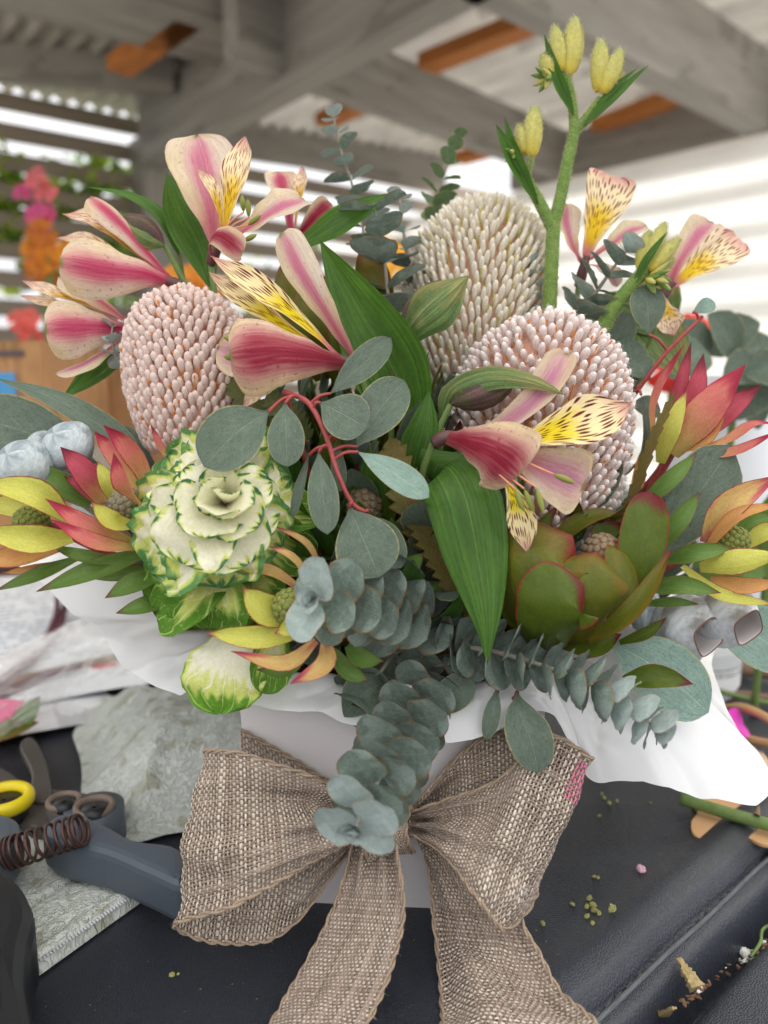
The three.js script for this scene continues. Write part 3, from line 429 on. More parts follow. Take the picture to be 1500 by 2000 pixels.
// ---------- alstroemeria flowers ----------
const pxm = (w, d) => w * d / FPX;
function alst(label, tube0, petals, anthers = [], stemDir = [0, -1, -.3], group = 'striped pink and cream lily flowers') {
  const foot = at(...tube0[0]), t = thing('alstroemeria_flower', label, 'flower', foot, undefined);
  petals.forEach(([mat, pts, w, o = {}], i) => { const d = pts.reduce((s, q) => s + q[2], 0) / pts.length; part(t, 'petal', blade({ p: tracePts(pts), w: pxm(w * .92, d), prof: mat.startsWith('inner') ? 'spat' : 'obov', cup: .3, ruf: .06, rf: 3.5, ph: i * 1.3, nu: 12, nv: 26, ...o }), M[mat]); });
  part(t, 'ovary', tube(tracePts(tube0), q => lerp(.0034, .0022, Math.abs(q - .35) * 1.6), 10, 8), M.ovary);
  for (const [b, e] of anthers) { const B = at(...b), E = at(...e), th = at(...petals[0][1][0]); const s = part(t, 'stamen', tube([th, th.clone().lerp(B, .6).add(V(0, .002, .002)), B], .00045, 10, 5), M.filament); part(s, 'anther', spindle(B, E, blobProf(.0014), 8), M.anther); }
  stemTo(t, foot, dirc(stemDir), .0017); return t;
}
alst('open cream and pink flower with yellow throat, tallest beside the fence post', [[412, 515, .408], [418, 495, .404], [432, 470, .40]], [
  ['petalPale', [[420, 480, .404], [412, 420, .402], [398, 340, .405], [384, 264, .414]], 74, { n: [.3, .1, 1], cup: .25 }],
  ['petalPale', [[440, 478, .40], [485, 445, .39], [540, 408, .386], [592, 388, .392]], 52, { n: [-.15, .6, .9], cup: .22, prof: 'blunt' }],
  ['petalRed', [[412, 508, .402], [412, 465, .388], [432, 462, .378], [474, 494, .374]], 30, { n: [-.75, .6, .4], cup: -.2, prof: 'blunt', tw: .5 }],
  ['inner', [[436, 474, .401], [446, 410, .396], [462, 340, .394], [480, 268, .404]], 31, { n: [-.1, .1, 1], cup: .45 }],
  ['inner', [[432, 470, .40], [430, 420, .392], [412, 370, .386], [384, 328, .386]], 18, { n: [.7, .2, .8], cup: .5 }],
], [[[476, 415, .385], [472, 380, .382]], [[486, 425, .384], [484, 388, .38]], [[484, 440, .38], [510, 420, .376]], [[476, 470, .376], [502, 458, .373]]]);
alst('pink flower half hidden behind the open cream flower', [[560, 500, .45], [575, 470, .446], [585, 450, .444]], [
  ['petalRed', [[575, 470, .446], [600, 440, .44], [625, 415, .438], [648, 398, .44]], 26, { n: [.1, -.4, 1] }],
  ['petalPink', [[570, 460, .45], [560, 400, .446], [550, 360, .446], [545, 335, .45]], 34, { n: [.2, .3, 1] }],
  ['inner2', [[575, 455, .444], [582, 400, .44], [588, 360, .44], [590, 325, .444]], 16, { n: [-.4, .2, 1] }]]);
alst('magenta banded flower in profile, above another, by the purple bud', [[360, 566, .412], [342, 554, .41], [318, 546, .408]], [
  ['petalPink', [[340, 553, .41], [285, 536, .398], [215, 528, .388], [116, 512, .386]], 62, { n: [.15, -.1, 1], cup: -.5, prof: 'blunt' }],
  ['petalPink', [[338, 548, .41], [285, 490, .404], [230, 430, .40], [178, 384, .405]], 30, { n: [.5, .3, .8], cup: -.5, prof: 'blunt' }],
  ['inner2', [[320, 540, .412], [250, 480, .412], [190, 435, .412], [122, 418, .414]], 26, { n: [.3, .5, .8], cup: .4 }],
  ['inner2', [[310, 540, .414], [230, 500, .42], [170, 470, .424], [110, 465, .428]], 20, { n: [.3, .5, .8] }]], [], [.6, -.6, -.4]);
alst('magenta banded flower in profile, lower one beside the pale pink banksia', [[276, 644, .418], [262, 642, .416], [240, 640, .414]], [
  ['petalPink', [[262, 640, .416], [215, 640, .404], [160, 638, .394], [88, 642, .39]], 62, { n: [.15, -.05, 1], cup: -.5, prof: 'blunt' }],
  ['petalPale', [[262, 636, .416], [205, 595, .414], [160, 560, .415], [115, 540, .42]], 30, { n: [.4, .5, .8], cup: -.4 }],
  ['petalPale', [[258, 648, .416], [215, 680, .41], [165, 710, .404], [108, 730, .402]], 24, { n: [.1, .8, .6], cup: -.3 }],
  ['inner2', [[230, 625, .418], [160, 590, .418], [100, 570, .418], [42, 548, .42]], 16, { n: [.3, .4, .8] }],
  ['inner2', [[230, 628, .422], [150, 606, .424], [95, 592, .424], [40, 578, .426]], 14, { n: [.3, .4, .8] }]], [], [.7, -.6, -.3]);
alst('pink and cream flower in profile with raised striped petals over the pink banksia', [[705, 728, .372], [690, 712, .368], [655, 698, .364]], [
  ['petalRed', [[690, 708, .368], [620, 694, .352], [535, 684, .338], [448, 694, .337]], 84, { n: [.1, .15, 1], cup: -.55, prof: 'blunt', tw: -.12 }],
  ['petalPale', [[694, 706, .37], [648, 630, .362], [598, 550, .356], [548, 456, .36]], 42, { n: [-.5, -.1, .9], cup: -.3, prof: 'blunt' }],
  ['innerBold', [[660, 695, .366], [590, 630, .362], [510, 570, .36], [412, 500, .364]], 31, { n: [-.2, .6, .8], cup: .5 }],
  ['innerBold', [[640, 690, .37], [560, 640, .37], [480, 585, .37], [408, 532, .374]], 24, { n: [-.4, .4, .8], cup: .4 }],
  ['petalLilac', [[640, 705, .372], [560, 705, .37], [480, 695, .37], [424, 680, .372]], 50, { n: [-.3, .1, 1], cup: .2 }],
  ['inner2', [[600, 720, .37], [540, 745, .364], [500, 770, .36], [474, 796, .36]], 16, { n: [-.3, .1, 1] }]],
  [[[474, 655, .352], [448, 642, .35]], [[468, 668, .35], [436, 658, .348]], [[460, 700, .345], [436, 696, .343]]], [.3, -1, -.3]);
alst('deep red flower with bold striped yellow petals, across the fuzzy white banksia', [[846, 866, .352], [868, 854, .35], [900, 852, .348]], [
  ['petalRed', [[866, 854, .349], [915, 866, .336], [962, 888, .328], [1012, 930, .328]], 86, { n: [-.35, -.1, 1], cup: -.42, prof: 'blunt', tw: .25, ruf: .05, rf: 4 }],
  ['petalLilac', [[880, 852, .352], [965, 838, .35], [1050, 776, .346], [1108, 690, .35]], 36, { n: [-.3, .3, 1], cup: .5, prof: 'blunt' }],
  ['innerBold', [[960, 868, .344], [1050, 852, .336], [1140, 826, .332], [1232, 790, .336]], 54, { n: [.0, .35, 1], cup: .3 }],
  ['petalLilac', [[985, 880, .346], [1040, 905, .342], [1090, 928, .34], [1140, 950, .342]], 72, { n: [0, .1, 1], cup: .15, prof: 'blunt' }],
  ['innerBold', [[975, 915, .338], [1000, 960, .334], [1018, 1010, .334], [1030, 1078, .338]], 31, { n: [-.2, -.1, 1], cup: .3 }]],
  [[[1080, 926, .324], [1124, 944, .322]], [[1048, 952, .326], [1062, 1004, .324]], [[1024, 955, .328], [1044, 1002, .328]], [[1006, 955, .328], [1024, 1000, .328]]], [-.3, -.8, -.6]);
alst('striped flower standing up beside the kangaroo paw, in front of the white wall', [[1130, 560, .456], [1138, 530, .452], [1146, 500, .45]], [
  ['inner', [[1142, 508, .45], [1160, 450, .446], [1180, 395, .446], [1194, 342, .454]], 54, { n: [.1, .1, 1], cup: .25, prof: 'blunt' }],
  ['petalPale', [[1136, 515, .452], [1118, 480, .446], [1106, 440, .446], [1102, 396, .45]], 34, { n: [.5, .2, 1], prof: 'blunt' }],
  ['petalPale', [[1148, 510, .45], [1190, 480, .444], [1225, 455, .444], [1262, 440, .448]], 28, { n: [-.2, .6, .8] }],
  ['petalLilac', [[1142, 520, .45], [1165, 520, .438], [1190, 535, .43], [1205, 560, .43]], 28, { n: [0, .8, .6] }]]);
alst('striped flower turned sideways to the white wall, behind the second kangaroo paw', [[1288, 590, .45], [1300, 570, .448], [1316, 550, .446]], [
  ['petalPale', [[1302, 568, .45], [1325, 515, .446], [1355, 470, .446], [1388, 432, .45]], 38, { n: [-.2, .2, 1], prof: 'blunt' }],
  ['inner', [[1310, 562, .446], [1350, 530, .442], [1395, 500, .442], [1444, 466, .446]], 44, { n: [.1, .4, .9], cup: .2, prof: 'blunt' }],
  ['inner2', [[1292, 575, .448], [1300, 600, .44], [1305, 625, .438], [1315, 655, .44]], 32, { n: [0, .2, 1] }]]);
{ // buds and strap leaves, each cut stem a thing of its own
  const leafThing = (name, label, cat, pts, w, mat, o = {}, sr = .0013) => { const p = tracePts(pts), t = thing(name, label, cat, p[0]), d = pts[0][2]; part(t, 'blade', blade({ p, w: pxm(w, d), nu: 10, nv: 24, cup: .3, ...o }), mat); stemTo(t, p[0], dirc([0, -1, -.5]), sr); return t; };
  leafThing('lily_leaf', 'broad glossy green leaf rising beside the pink and cream profile flower', 'leaf', [[810, 830, .386], [772, 730, .376], [700, 600, .37], [624, 468, .366]], 74, M.green[0], { n: [-.35, .1, 1], fold: .12, prof: table([[0, .3], [.2, .8], [.4, 1], [.65, .72], [.85, .32], [1, 0]]) });
  leafThing('lily_leaf', 'broad glossy green leaf bending over and hanging to a point before the banksia', 'leaf', [[850, 955, .372], [870, 912, .356], [905, 960, .342], [935, 1100, .336], [950, 1210, .333], [952, 1300, .334]], 68, M.green[1], { n: [.1, .3, 1], cup: -.3, prof: table([[0, .35], [.14, .8], [.3, 1], [.5, .98], [.7, .6], [.86, .24], [1, 0]]), tw: .2 });
  leafThing('lily_leaf', 'arching grey green leaf curving over the deep red flower', 'leaf', [[862, 825, .368], [880, 760, .358], [950, 728, .35], [1030, 736, .344], [1106, 772, .34]], 32, M.greenGrey, { n: [0, .5, .8], cup: -.5 });
  leafThing('lily_leaf', 'pointed green leaf upright between the fence post and open cream flower', 'leaf', [[412, 560, .43], [388, 480, .424], [352, 410, .42], [326, 338, .42]], 42, M.green[0], { n: [.3, 0, 1] });
  leafThing('lily_leaf', 'slim green leaf curling out above the purple bud', 'leaf', [[350, 500, .424], [318, 430, .42], [260, 388, .418], [168, 364, .42]], 17, M.green[1], { n: [0, .7, .7] });
  leafThing('lily_leaf', 'green leaf slanting up behind the round eucalyptus leaves', 'leaf', [[570, 490, .43], [640, 450, .424], [700, 415, .42], [765, 376, .42]], 32, M.green[0], { n: [-.1, .3, 1] });
  leafThing('lily_leaf', 'narrow upright green leaf with a dry tip near the red stemmed leaves', 'leaf', [[806, 950, .374], [812, 890, .368], [828, 830, .364], [838, 762, .364]], 34, M.green[1], { n: [-.3, 0, 1], tw: .4 });
  leafThing('lily_leaf', 'drooping green leaf below the lower magenta banded flower', 'leaf', [[256, 680, .424], [215, 715, .418], [170, 750, .414], [118, 782, .414]], 28, M.green[1], { n: [.2, .6, .8], fold: .3 });
  const bud = thing('alstroemeria_bud', 'green closed bud wrapped in a twisted leaf before the cream banksia', 'bud', at(780, 690, .374));
  part(bud, 'wrapping_leaf', blade({ p: tracePts([[786, 660, .372], [822, 610, .362], [868, 570, .36], [915, 538, .364]]), w: pxm(52, .365), n: dirc([-.2, .2, 1]), cup: -.5, prof: 'bract', nu: 10, nv: 20 }), M.greenGrey);
  part(bud, 'bud_body', spindle(at(782, 662, .376), at(862, 545, .374), blobProf(.0075), 12), M.budPurple);
  part(bud, 'pedicel', tube(tracePts([[764, 740, .378], [772, 700, .376], [786, 655, .374]]), .0017, 8, 6), M.stemPurple); stemTo(bud, at(764, 740, .378), dirc([0, -1, -.4]));
  const b2 = thing('alstroemeria_bud', 'slim purple bud beside the upper magenta banded flower', 'bud', at(340, 520, .416));
  part(b2, 'bud_body', spindle(at(322, 478, .412), at(232, 426, .41), blobProf(.0082), 12), M.budPurple); part(b2, 'sepal', blade({ p: tracePts([[322, 480, .408], [280, 462, .402], [236, 428, .404]]), w: pxm(18, .41), cup: -.6 }), M.greenGrey); stemTo(b2, at(322, 478, .412), dirc([.4, -.8, -.3]));
  const b3 = thing('alstroemeria_bud', 'dark purple bud under the arching grey green leaf', 'bud', at(880, 780, .362));
  part(b3, 'bud_body', spindle(at(880, 790, .36), at(1010, 742, .354), blobProf(.008), 12), M.budPurple); stemTo(b3, at(880, 790, .36), dirc([-.4, -.8, -.3]));
}
// ---------- eucalyptus with round leaves ----------
M.roundTip = sheet(leafTex([186, 200, 196], [154, 170, 168], [204, 214, 208], [178, 154, 130], { rimW: .035, sd: 71, mid: .012, spots: .2 }), EUC);
const discs = [0, 1, 2].map(k => { const g = blade({ p: [V(0, 0, 0), V(0, .5, .04 + .03 * k), V(0, 1, .0 + .10 * k)], w: .54, prof: v => Math.sqrt(Math.max(0, 1 - Math.pow(2 * Math.pow(v, .92) - 1, 2))) * (1 + .05 * Math.sin(v * 9 + k * 2)), n: V(0, 0, 1), cup: .12 + .08 * k, ruf: .03, rf: 2 + k, nu: 8, nv: 12 }); return g; });
function eucRound(label, path, n, size, { lean = .5, spin = 1.57, mats = M.round, tipN = 5, tipMat = M.roundTip, seedv = 1, stemR = .0014, t0 = .02, pairs = 2, stemMat = M.stemGrey, gr = null, tipS = .4, phase = 0 } = {}) {
  seed = seedv * 977; const pts = tracePts(path), c = curve(pts), t = thing('eucalyptus_sprig', label, 'eucalyptus', pts[0], gr), fr = c.computeFrenetFrames(100, false);
  part(t, 'stem', tube(pts, q => stemR * lerp(1, .5, q), 24, 6), stemMat);
  for (let i = 0; i < n; i++) { const v = lerp(t0, .97, i / (n - 1)), k = Math.round(v * 100), P = c.getPointAt(v), T = c.getTangentAt(v), s = (typeof size === 'function' ? size(i / (n - 1)) : size) * rr(.9, 1.1);
    for (let j = 0; j < pairs; j++) { const a = phase + i * spin + j * Math.PI * 2 / pairs + rr(-.18, .18), R = fr.normals[k].clone().multiplyScalar(Math.cos(a)).addScaledVector(fr.binormals[k], Math.sin(a)), le = lean + rr(-.12, .12), Y = R.clone().multiplyScalar(Math.cos(le)).addScaledVector(T, Math.sin(le)).normalize(), X = Y.clone().cross(T).normalize(), Z = X.clone().cross(Y); put(t, 'leaf', discs[(i + j) % 3], i > n - tipN ? tipMat : mats[(i + j) % mats.length], frame(P.clone().addScaledVector(R, stemR * .6), X, Y, Z, s * rr(.92, 1.08), s, s)); } }
  const P = c.getPointAt(1), T = c.getTangentAt(1), s = (typeof size === 'function' ? size(1) : size) * tipS; for (let j = 0; j < 9; j++) { const a = j * 2.4, R = fr.normals[100].clone().multiplyScalar(Math.cos(a)).addScaledVector(fr.binormals[100], Math.sin(a)), Y = R.multiplyScalar(.35 + .1 * j).addScaledVector(T, 1 - .07 * j).normalize(), X = Y.clone().cross(T).normalize(), Z = X.clone().cross(Y); put(t, 'leaf', discs[j % 3], tipMat, frame(P, X, Y, Z, s * rr(.8, 1.1) * lerp(.55, 1, j / 8))); }
  stemTo(t, pts[0], c.getTangentAt(0).negate(), stemR, stemMat); return t;
}
eucRound('grey green eucalyptus sprig of stacked round leaves hanging down over the bow', [[862, 1270, .395], [838, 1335, .372], [775, 1450, .335], [722, 1560, .302], [694, 1615, .29]], 19, v => lerp(.0205, .0165, v * v), { lean: .12, tipN: 3, tipS: .5, seedv: 3, phase: .6 });
eucRound('pale blue grey eucalyptus sprig reaching out over the wrap below the green leucadendron', [[865, 1262, .372], [950, 1270, .352], [1060, 1300, .34], [1180, 1350, .332], [1282, 1420, .328]], 19, v => lerp(.0195, .0135, v), { lean: .38, tipN: 6, seedv: 5, phase: .4, tipS: .75 });
eucRound('grey eucalyptus sprig packed with round leaves pointing at the yellow leucadendron cone', [[865, 1250, .39], [795, 1208, .362], [700, 1180, .332], [612, 1170, .308]], 15, v => lerp(.0225, .0165, v), { lean: .12, tipN: 2, seedv: 8, phase: .9, tipS: .5 });
eucRound('short eucalyptus sprig with oval leaves among the striped flowers by the white wall', [[1130, 620, .43], [1165, 570, .424], [1200, 520, .418], [1226, 488, .416]], 6, v => lerp(.022, .014, v), { lean: .35, seedv: 11, spin: .5, phase: .3, tipN: 2 });
eucRound('tallest slender eucalyptus sprig, between the open cream flower and cream banksia', [[715, 480, .48], [700, 400, .476], [668, 300, .472], [650, 222, .47]], 9, v => lerp(.019, .010, v), { lean: .15, mats: [M.roundPale, M.round[0]], seedv: 13, spin: 1.2, stemR: .0011, tipN: 3, phase: .2 });
eucRound('eucalyptus sprig with well spaced round grey leaves behind the broad green leaf', [[765, 640, .43], [756, 560, .426], [748, 480, .422], [730, 405, .42]], 5, v => lerp(.026, .020, v), { lean: .2, seedv: 17, spin: 1.1, tipN: 0, t0: .1, phase: .25, tipS: .2 });
eucRound('small green edged eucalyptus sprig leaning over the cream banksia', [[845, 440, .50], [858, 370, .496], [878, 310, .494], [892, 262, .494]], 7, v => lerp(.0155, .0085, v), { lean: .45, seedv: 19, spin: .6, mats: [M.roundGreen], tipMat: M.roundGreen, phase: .2 });
eucRound('sparse eucalyptus sprig with small leaves poking up behind the cream banksia edge', [[800, 560, .45], [792, 480, .448], [785, 430, .446], [780, 380, .446]], 6, v => lerp(.015, .009, v), { lean: .25, seedv: 23, phase: .8 });
eucRound('tiny eucalyptus tip peeping out beside the kangaroo paw stem', [[1062, 610, .432], [1058, 570, .43], [1048, 535, .428], [1040, 512, .428]], 5, v => lerp(.0085, .0055, v), { lean: .5, seedv: 29, phase: .5, stemR: .0008 });
eucRound('tiny eucalyptus tip resting on the lower magenta banded flower', [[240, 720, .41], [225, 690, .406], [218, 660, .402], [220, 636, .402]], 4, v => lerp(.0105, .006, v), { lean: .5, seedv: 31, mats: [M.roundGreen], stemR: .0008, phase: .5 });
eucRound('round leaved eucalyptus sprig filling under the hanging sprig by the wrap', [[800, 1250, .385], [760, 1290, .372], [730, 1330, .365], [705, 1370, .36]], 4, .019, { lean: .4, seedv: 37, mats: M.ovate, tipMat: M.ovate[0], phase: 1.2 });
// ---------- eucalyptus with stalked leaves ----------
function eucOvate(label, stem, leaves, mats = M.ovate, stemMat = M.stemRed, sr = .0013) {
  const pts = tracePts(stem), c = curve(pts), t = thing('eucalyptus_branch', label, 'eucalyptus', pts[0]); part(t, 'stem', tube(pts, q => sr * lerp(1, .75, q), 36, 7), stemMat);
  leaves.forEach(([pp, w, o = {}], i) => { const P = tracePts(pp); let near = 0, bd = 9; for (let k = 0; k <= 60; k++) { const dd = c.getPoint(k / 60).distanceTo(P[0]); if (dd < bd) { bd = dd; near = k / 60; } }
    const q = c.getPoint(near), L = part(t, 'leaf', blade({ p: P.length === 2 ? [P[0], P[0].clone().lerp(P[1], .5).add(dirc([0, 0, 1]).multiplyScalar(.002)), P[1]] : P, w: pxm(w, pp[0][2]), prof: 'ovate', cup: .1, nu: 8, nv: 20, ruf: .012, rf: 1.5, ph: i, ...o }), (o.mat && M[o.mat]) || mats[i % mats.length]);
    if (bd > .001) part(L, 'stalk', tube([q, q.clone().lerp(P[0], .5).add(V(0, .0015, .001)), P[0].clone().lerp(P[1], .02)], .0008, 8, 5), stemMat); });
  stemTo(t, pts[0], dirc([.1, -.6, -.8]), sr, stemMat); return t;
}
eucOvate('red stemmed eucalyptus branch with matte grey green leaves hanging over the kale', [[556, 766, .352], [575, 772, .344], [605, 790, .338], [636, 850, .334], [662, 930, .332], [690, 985, .332], [714, 1000, .333]], [
  [[[526, 803, .338], [462, 845, .332], [398, 912, .33]], 60, { n: [0, .1, 1] }], [[[557, 785, .337], [562, 912, .33]], 36], [[[624, 786, .336], [718, 836, .332]], 48], [[[644, 770, .34], [705, 715, .34], [764, 660, .342]], 30, { n: [.3, .3, 1] }],
  [[[696, 874, .336], [738, 805, .338], [790, 742, .344]], 46, { n: [.2, .1, 1] }], [[[698, 882, .332], [770, 925, .328], [838, 972, .326]], 34, { mat: 'ovatePale', n: [.1, .6, .9] }], [[[622, 880, .333], [640, 1044, .326]], 30], [[[604, 886, .336], [572, 1012, .334]], 20, { n: [-.8, 0, .6], mat: 'ovateMid' }],
  [[[682, 990, .332], [712, 1060, .328], [742, 1128, .326]], 62, { n: [0, .1, 1] }], [[[720, 1004, .336], [750, 1050, .338], [784, 1110, .34]], 34, { n: [.3, .1, 1] }], [[[655, 860, .342], [666, 960, .346]], 16, { n: [.4, 0, 1], mat: 'ovateMid' }]]);
eucOvate('red stemmed eucalyptus branch at the side of the fuzzy banksia by the wall', [[1195, 830, .425], [1240, 770, .42], [1300, 690, .414], [1372, 618, .412]], [
  [[[1268, 655, .412], [1258, 556, .41]], 36], [[[1352, 610, .412], [1396, 590, .41]], 16, { mat: 'ovatePale' }], [[[1240, 760, .424], [1225, 660, .43]], 34, { mat: 'ovateMid' }], [[[1268, 740, .42], [1232, 700, .426]], 30], [[[1252, 770, .415], [1265, 850, .412], [1250, 930, .41]], 14, { n: [.5, 0, 1] }], [[[1230, 790, .425], [1290, 800, .43]], 24, { mat: 'ovateMid' }]]);
function bigLeaf(label, pts, w, mat, o = {}) { const p = tracePts(pts), t = thing('eucalyptus_leaf', label, 'leaf', p[0]); part(t, 'blade', blade({ p, w: pxm(w, pts[1][2]), prof: 'ovate', cup: .1, nu: 8, nv: 22, ...o }), mat); stemTo(t, p[0], dirc([0, -.5, -.9]), .0011, M.stemRed); }
bigLeaf('long narrow blue grey leaf reaching out above the grey gumnuts', [[292, 945, .395], [235, 862, .385], [120, 786, .375], [-10, 738, .372]], 30, M.ovate[2], { prof: 'lance', n: [.2, .6, .8] });
bigLeaf('large grey green leaf behind the grey gumnuts', [[190, 905, .42], [100, 862, .41], [0, 828, .405], [-60, 810, .405]], 64, M.ovate[0], { n: [0, .3, 1] });
bigLeaf('large dark grey green leaf behind the green leucadendron', [[1255, 1100, .395], [1310, 1025, .39], [1375, 950, .388], [1428, 872, .39]], 66, M.ovateMid, { n: [.2, .1, 1], prof: table([[0, .2], [.3, .8], [.6, 1], [.85, .85], [1, .1]]) });
bigLeaf('large pale grey green leaf lying over the wrap below the gumnuts', [[1190, 1255, .372], [1250, 1285, .364], [1320, 1335, .36], [1384, 1392, .362]], 68, M.ovatePale, { n: [-.1, .4, 1] });
bigLeaf('broad pale grey green leaf behind the square mouthed gumnuts', [[1370, 1165, .42], [1430, 1205, .41], [1490, 1250, .405], [1560, 1290, .405]], 62, M.ovatePale, { n: [0, .3, 1] });
bigLeaf('dark green leaf hanging down over the pink mark on the bow', [[1010, 1352, .352], [1018, 1400, .346], [1038, 1450, .342], [1052, 1510, .342]], 44, M.ovateMid, { n: [-.1, .1, 1] });
bigLeaf('slim dark leaf hanging over the wrap rim beside the bow', [[972, 1345, .354], [962, 1390, .35], [950, 1446, .35]], 17, M.ovateMid);
bigLeaf('rounded green leaf pressed on the wrap beside the hanging sprig', [[760, 1330, .366], [715, 1350, .36], [672, 1400, .358]], 44, M.ovate[1], { prof: 'ell' });
bigLeaf('dark green leaf jutting between the two lower round leaved sprigs', [[840, 1400, .362], [880, 1360, .356], [925, 1325, .356]], 34, M.ovate[2]);
bigLeaf('blackish green leaf in shade below the pink banksia', [[330, 960, .41], [270, 905, .408], [240, 870, .408], [218, 832, .41]], 40, M.ovateMid);
bigLeaf('rounded grey leaf in shade behind the red stemmed branch tip', [[1180, 700, .44], [1205, 660, .44], [1230, 610, .44]], 34, M.ovate[1], { n: [.4, 0, 1] });
// ---------- leucadendrons ----------
M.coneGrey = new THREE.MeshPhysicalMaterial({ map: barkTex([150, 142, 112], [112, 104, 84], 21), roughness: .8 });
M.coneGreen = new THREE.MeshPhysicalMaterial({ map: barkTex([150, 156, 74], [98, 104, 54], 23), roughness: .8 });
M.coneBrown = new THREE.MeshPhysicalMaterial({ map: barkTex([150, 132, 104], [120, 100, 78], 25), roughness: .8 });
const scaleGeo = new THREE.SphereGeometry(1, 7, 5).scale(1, .8, 1);
function cone(t, c, axis, r, mat, n = 90) { const g = new THREE.SphereGeometry(r * .92, 14, 10); g.scale(1, 1.25, 1); g.applyMatrix4(alongY(c, axis)); const m = part(t, 'cone', g, mat); const L = [], x = V(axis.y, -axis.x, .2).normalize(), z = x.clone().cross(axis).normalize(), xx = axis.clone().cross(z).normalize(); for (let k = 0; k < n; k++) { const y = 1 - 2 * (k + .5) / n, q = Math.sqrt(1 - y * y), a = k * 2.39996, d = xx.clone().multiplyScalar(q * Math.cos(a)).addScaledVector(z, q * Math.sin(a)).addScaledVector(axis, y), p = c.clone().addScaledVector(xx, q * Math.cos(a) * r * .92).addScaledVector(z, q * Math.sin(a) * r * .92).addScaledVector(axis, y * r * 1.15); L.push(alongY(p, d, r * .2, r * .13)); } stuffCopies(m, 'cone_scales', scaleGeo, mat, L); }
function leuc(label, c, axis, r, coneMat, bracts, o2 = {}) {
  const C = at(...c), t = thing('leucadendron', label, 'flower', C); const A = dirc(axis); cone(t, C, A, r, coneMat);
  bracts.forEach(([mat, pts, w, o = {}], i) => { const p = tracePts(pts); part(t, o.leaf ? 'leaf' : 'bract', blade({ p, w: pxm(o.prof ? w : w * .88, pts[0][2]), prof: 'bract', cup: o.cup ?? .38, nu: 8, nv: 18, ...o }), M[mat]); });
  stemTo(t, C.clone().addScaledVector(A, -r), A.clone().negate(), .0026, o2.stem ?? M.stemRed); return t;
}
leuc('red tipped leucadendron with grey cone, pressed against the white kale', [252, 990, .358], [-.35, .4, .8], .0085, M.coneGrey, [
  ['brRed', [[300, 965, .362], [268, 890, .352], [202, 830, .352]], 30, { n: [-.5, -.2, 1] }], ['brRed', [[275, 965, .37], [225, 890, .37], [184, 842, .372]], 20, { n: [-.2, .1, 1] }],
  ['brRed', [[292, 1000, .352], [248, 945, .338], [222, 884, .338]], 30, { n: [-.6, .1, .8], cup: .5 }], ['brCrimson', [[200, 982, .366], [168, 925, .358], [118, 873, .358]], 27, { n: [.1, .3, 1] }],
  ['brYellow', [[225, 985, .364], [210, 940, .356], [190, 900, .356]], 18], ['brCrimson', [[200, 990, .368], [165, 955, .362], [122, 926, .362]], 16, { n: [.2, .5, .8] }],
  ['brYellow', [[272, 1030, .348], [222, 1024, .338], [178, 980, .336]], 26, { n: [.1, .6, .7], cup: .6 }], ['brRed', [[262, 1062, .35], [180, 1032, .338], [88, 974, .338]], 22, { n: [.1, .4, .9] }],
  ['brRed', [[272, 1072, .348], [190, 1062, .334], [98, 1014, .332]], 20, { n: [.1, .6, .8] }], ['brGreen', [[178, 985, .37], [120, 945, .362], [52, 898, .36]], 24, { n: [0, .3, 1] }],
  ['brGreen', [[250, 1100, .36], [170, 1090, .35], [98, 1066, .348]], 17, { n: [0, .6, .8], leaf: 1 }], ['brGreen', [[290, 1080, .362], [190, 1114, .35], [70, 1156, .344]], 26, { n: [0, .5, .9], leaf: 1 }],
  ['brGreen', [[310, 1125, .36], [265, 1140, .352], [205, 1168, .348]], 26, { n: [0, .5, .9], leaf: 1 }], ['brGreen', [[325, 1175, .362], [285, 1184, .352], [226, 1198, .348]], 21, { n: [0, .5, .9], leaf: 1 }],
  ['brGreen', [[300, 1110, .37], [240, 1122, .366], [168, 1128, .364]], 16, { n: [0, .3, 1], leaf: 1 }], ['brRed', [[330, 900, .372], [312, 870, .37], [294, 828, .37]], 9, { n: [.6, 0, .8] }]]);
leuc('yellow leucadendron with dark speckled cone, at the bouquet edge near the gumnuts', [62, 1020, .352], [-.3, .2, .9], .0075, M.coneGreen, [
  ['brYellow', [[132, 1012, .356], [66, 966, .34], [-40, 944, .338]], 34, { n: [.1, .5, .9] }], ['brYellow', [[140, 1050, .352], [60, 1054, .334], [-40, 1036, .332]], 31, { n: [.1, .2, 1] }],
  ['brOrange', [[112, 980, .366], [60, 932, .36], [-10, 922, .358]], 15, { n: [0, .7, .7] }], ['brOrange', [[118, 1070, .356], [30, 1088, .342], [-40, 1096, .34]], 24, { n: [.1, .3, 1] }],
  ['brYellowPink', [[70, 960, .37], [20, 915, .366], [-40, 880, .366]], 16, { n: [0, .4, .9] }], ['brOrange', [[110, 1100, .36], [60, 1112, .352], [0, 1120, .35]], 9], ['brGreen', [[150, 1092, .362], [80, 1122, .35], [-10, 1154, .346]], 18, { n: [0, .5, .9], leaf: 1 }],
  ['brYellow', [[100, 1000, .366], [30, 990, .368], [-40, 985, .37]], 26]]);
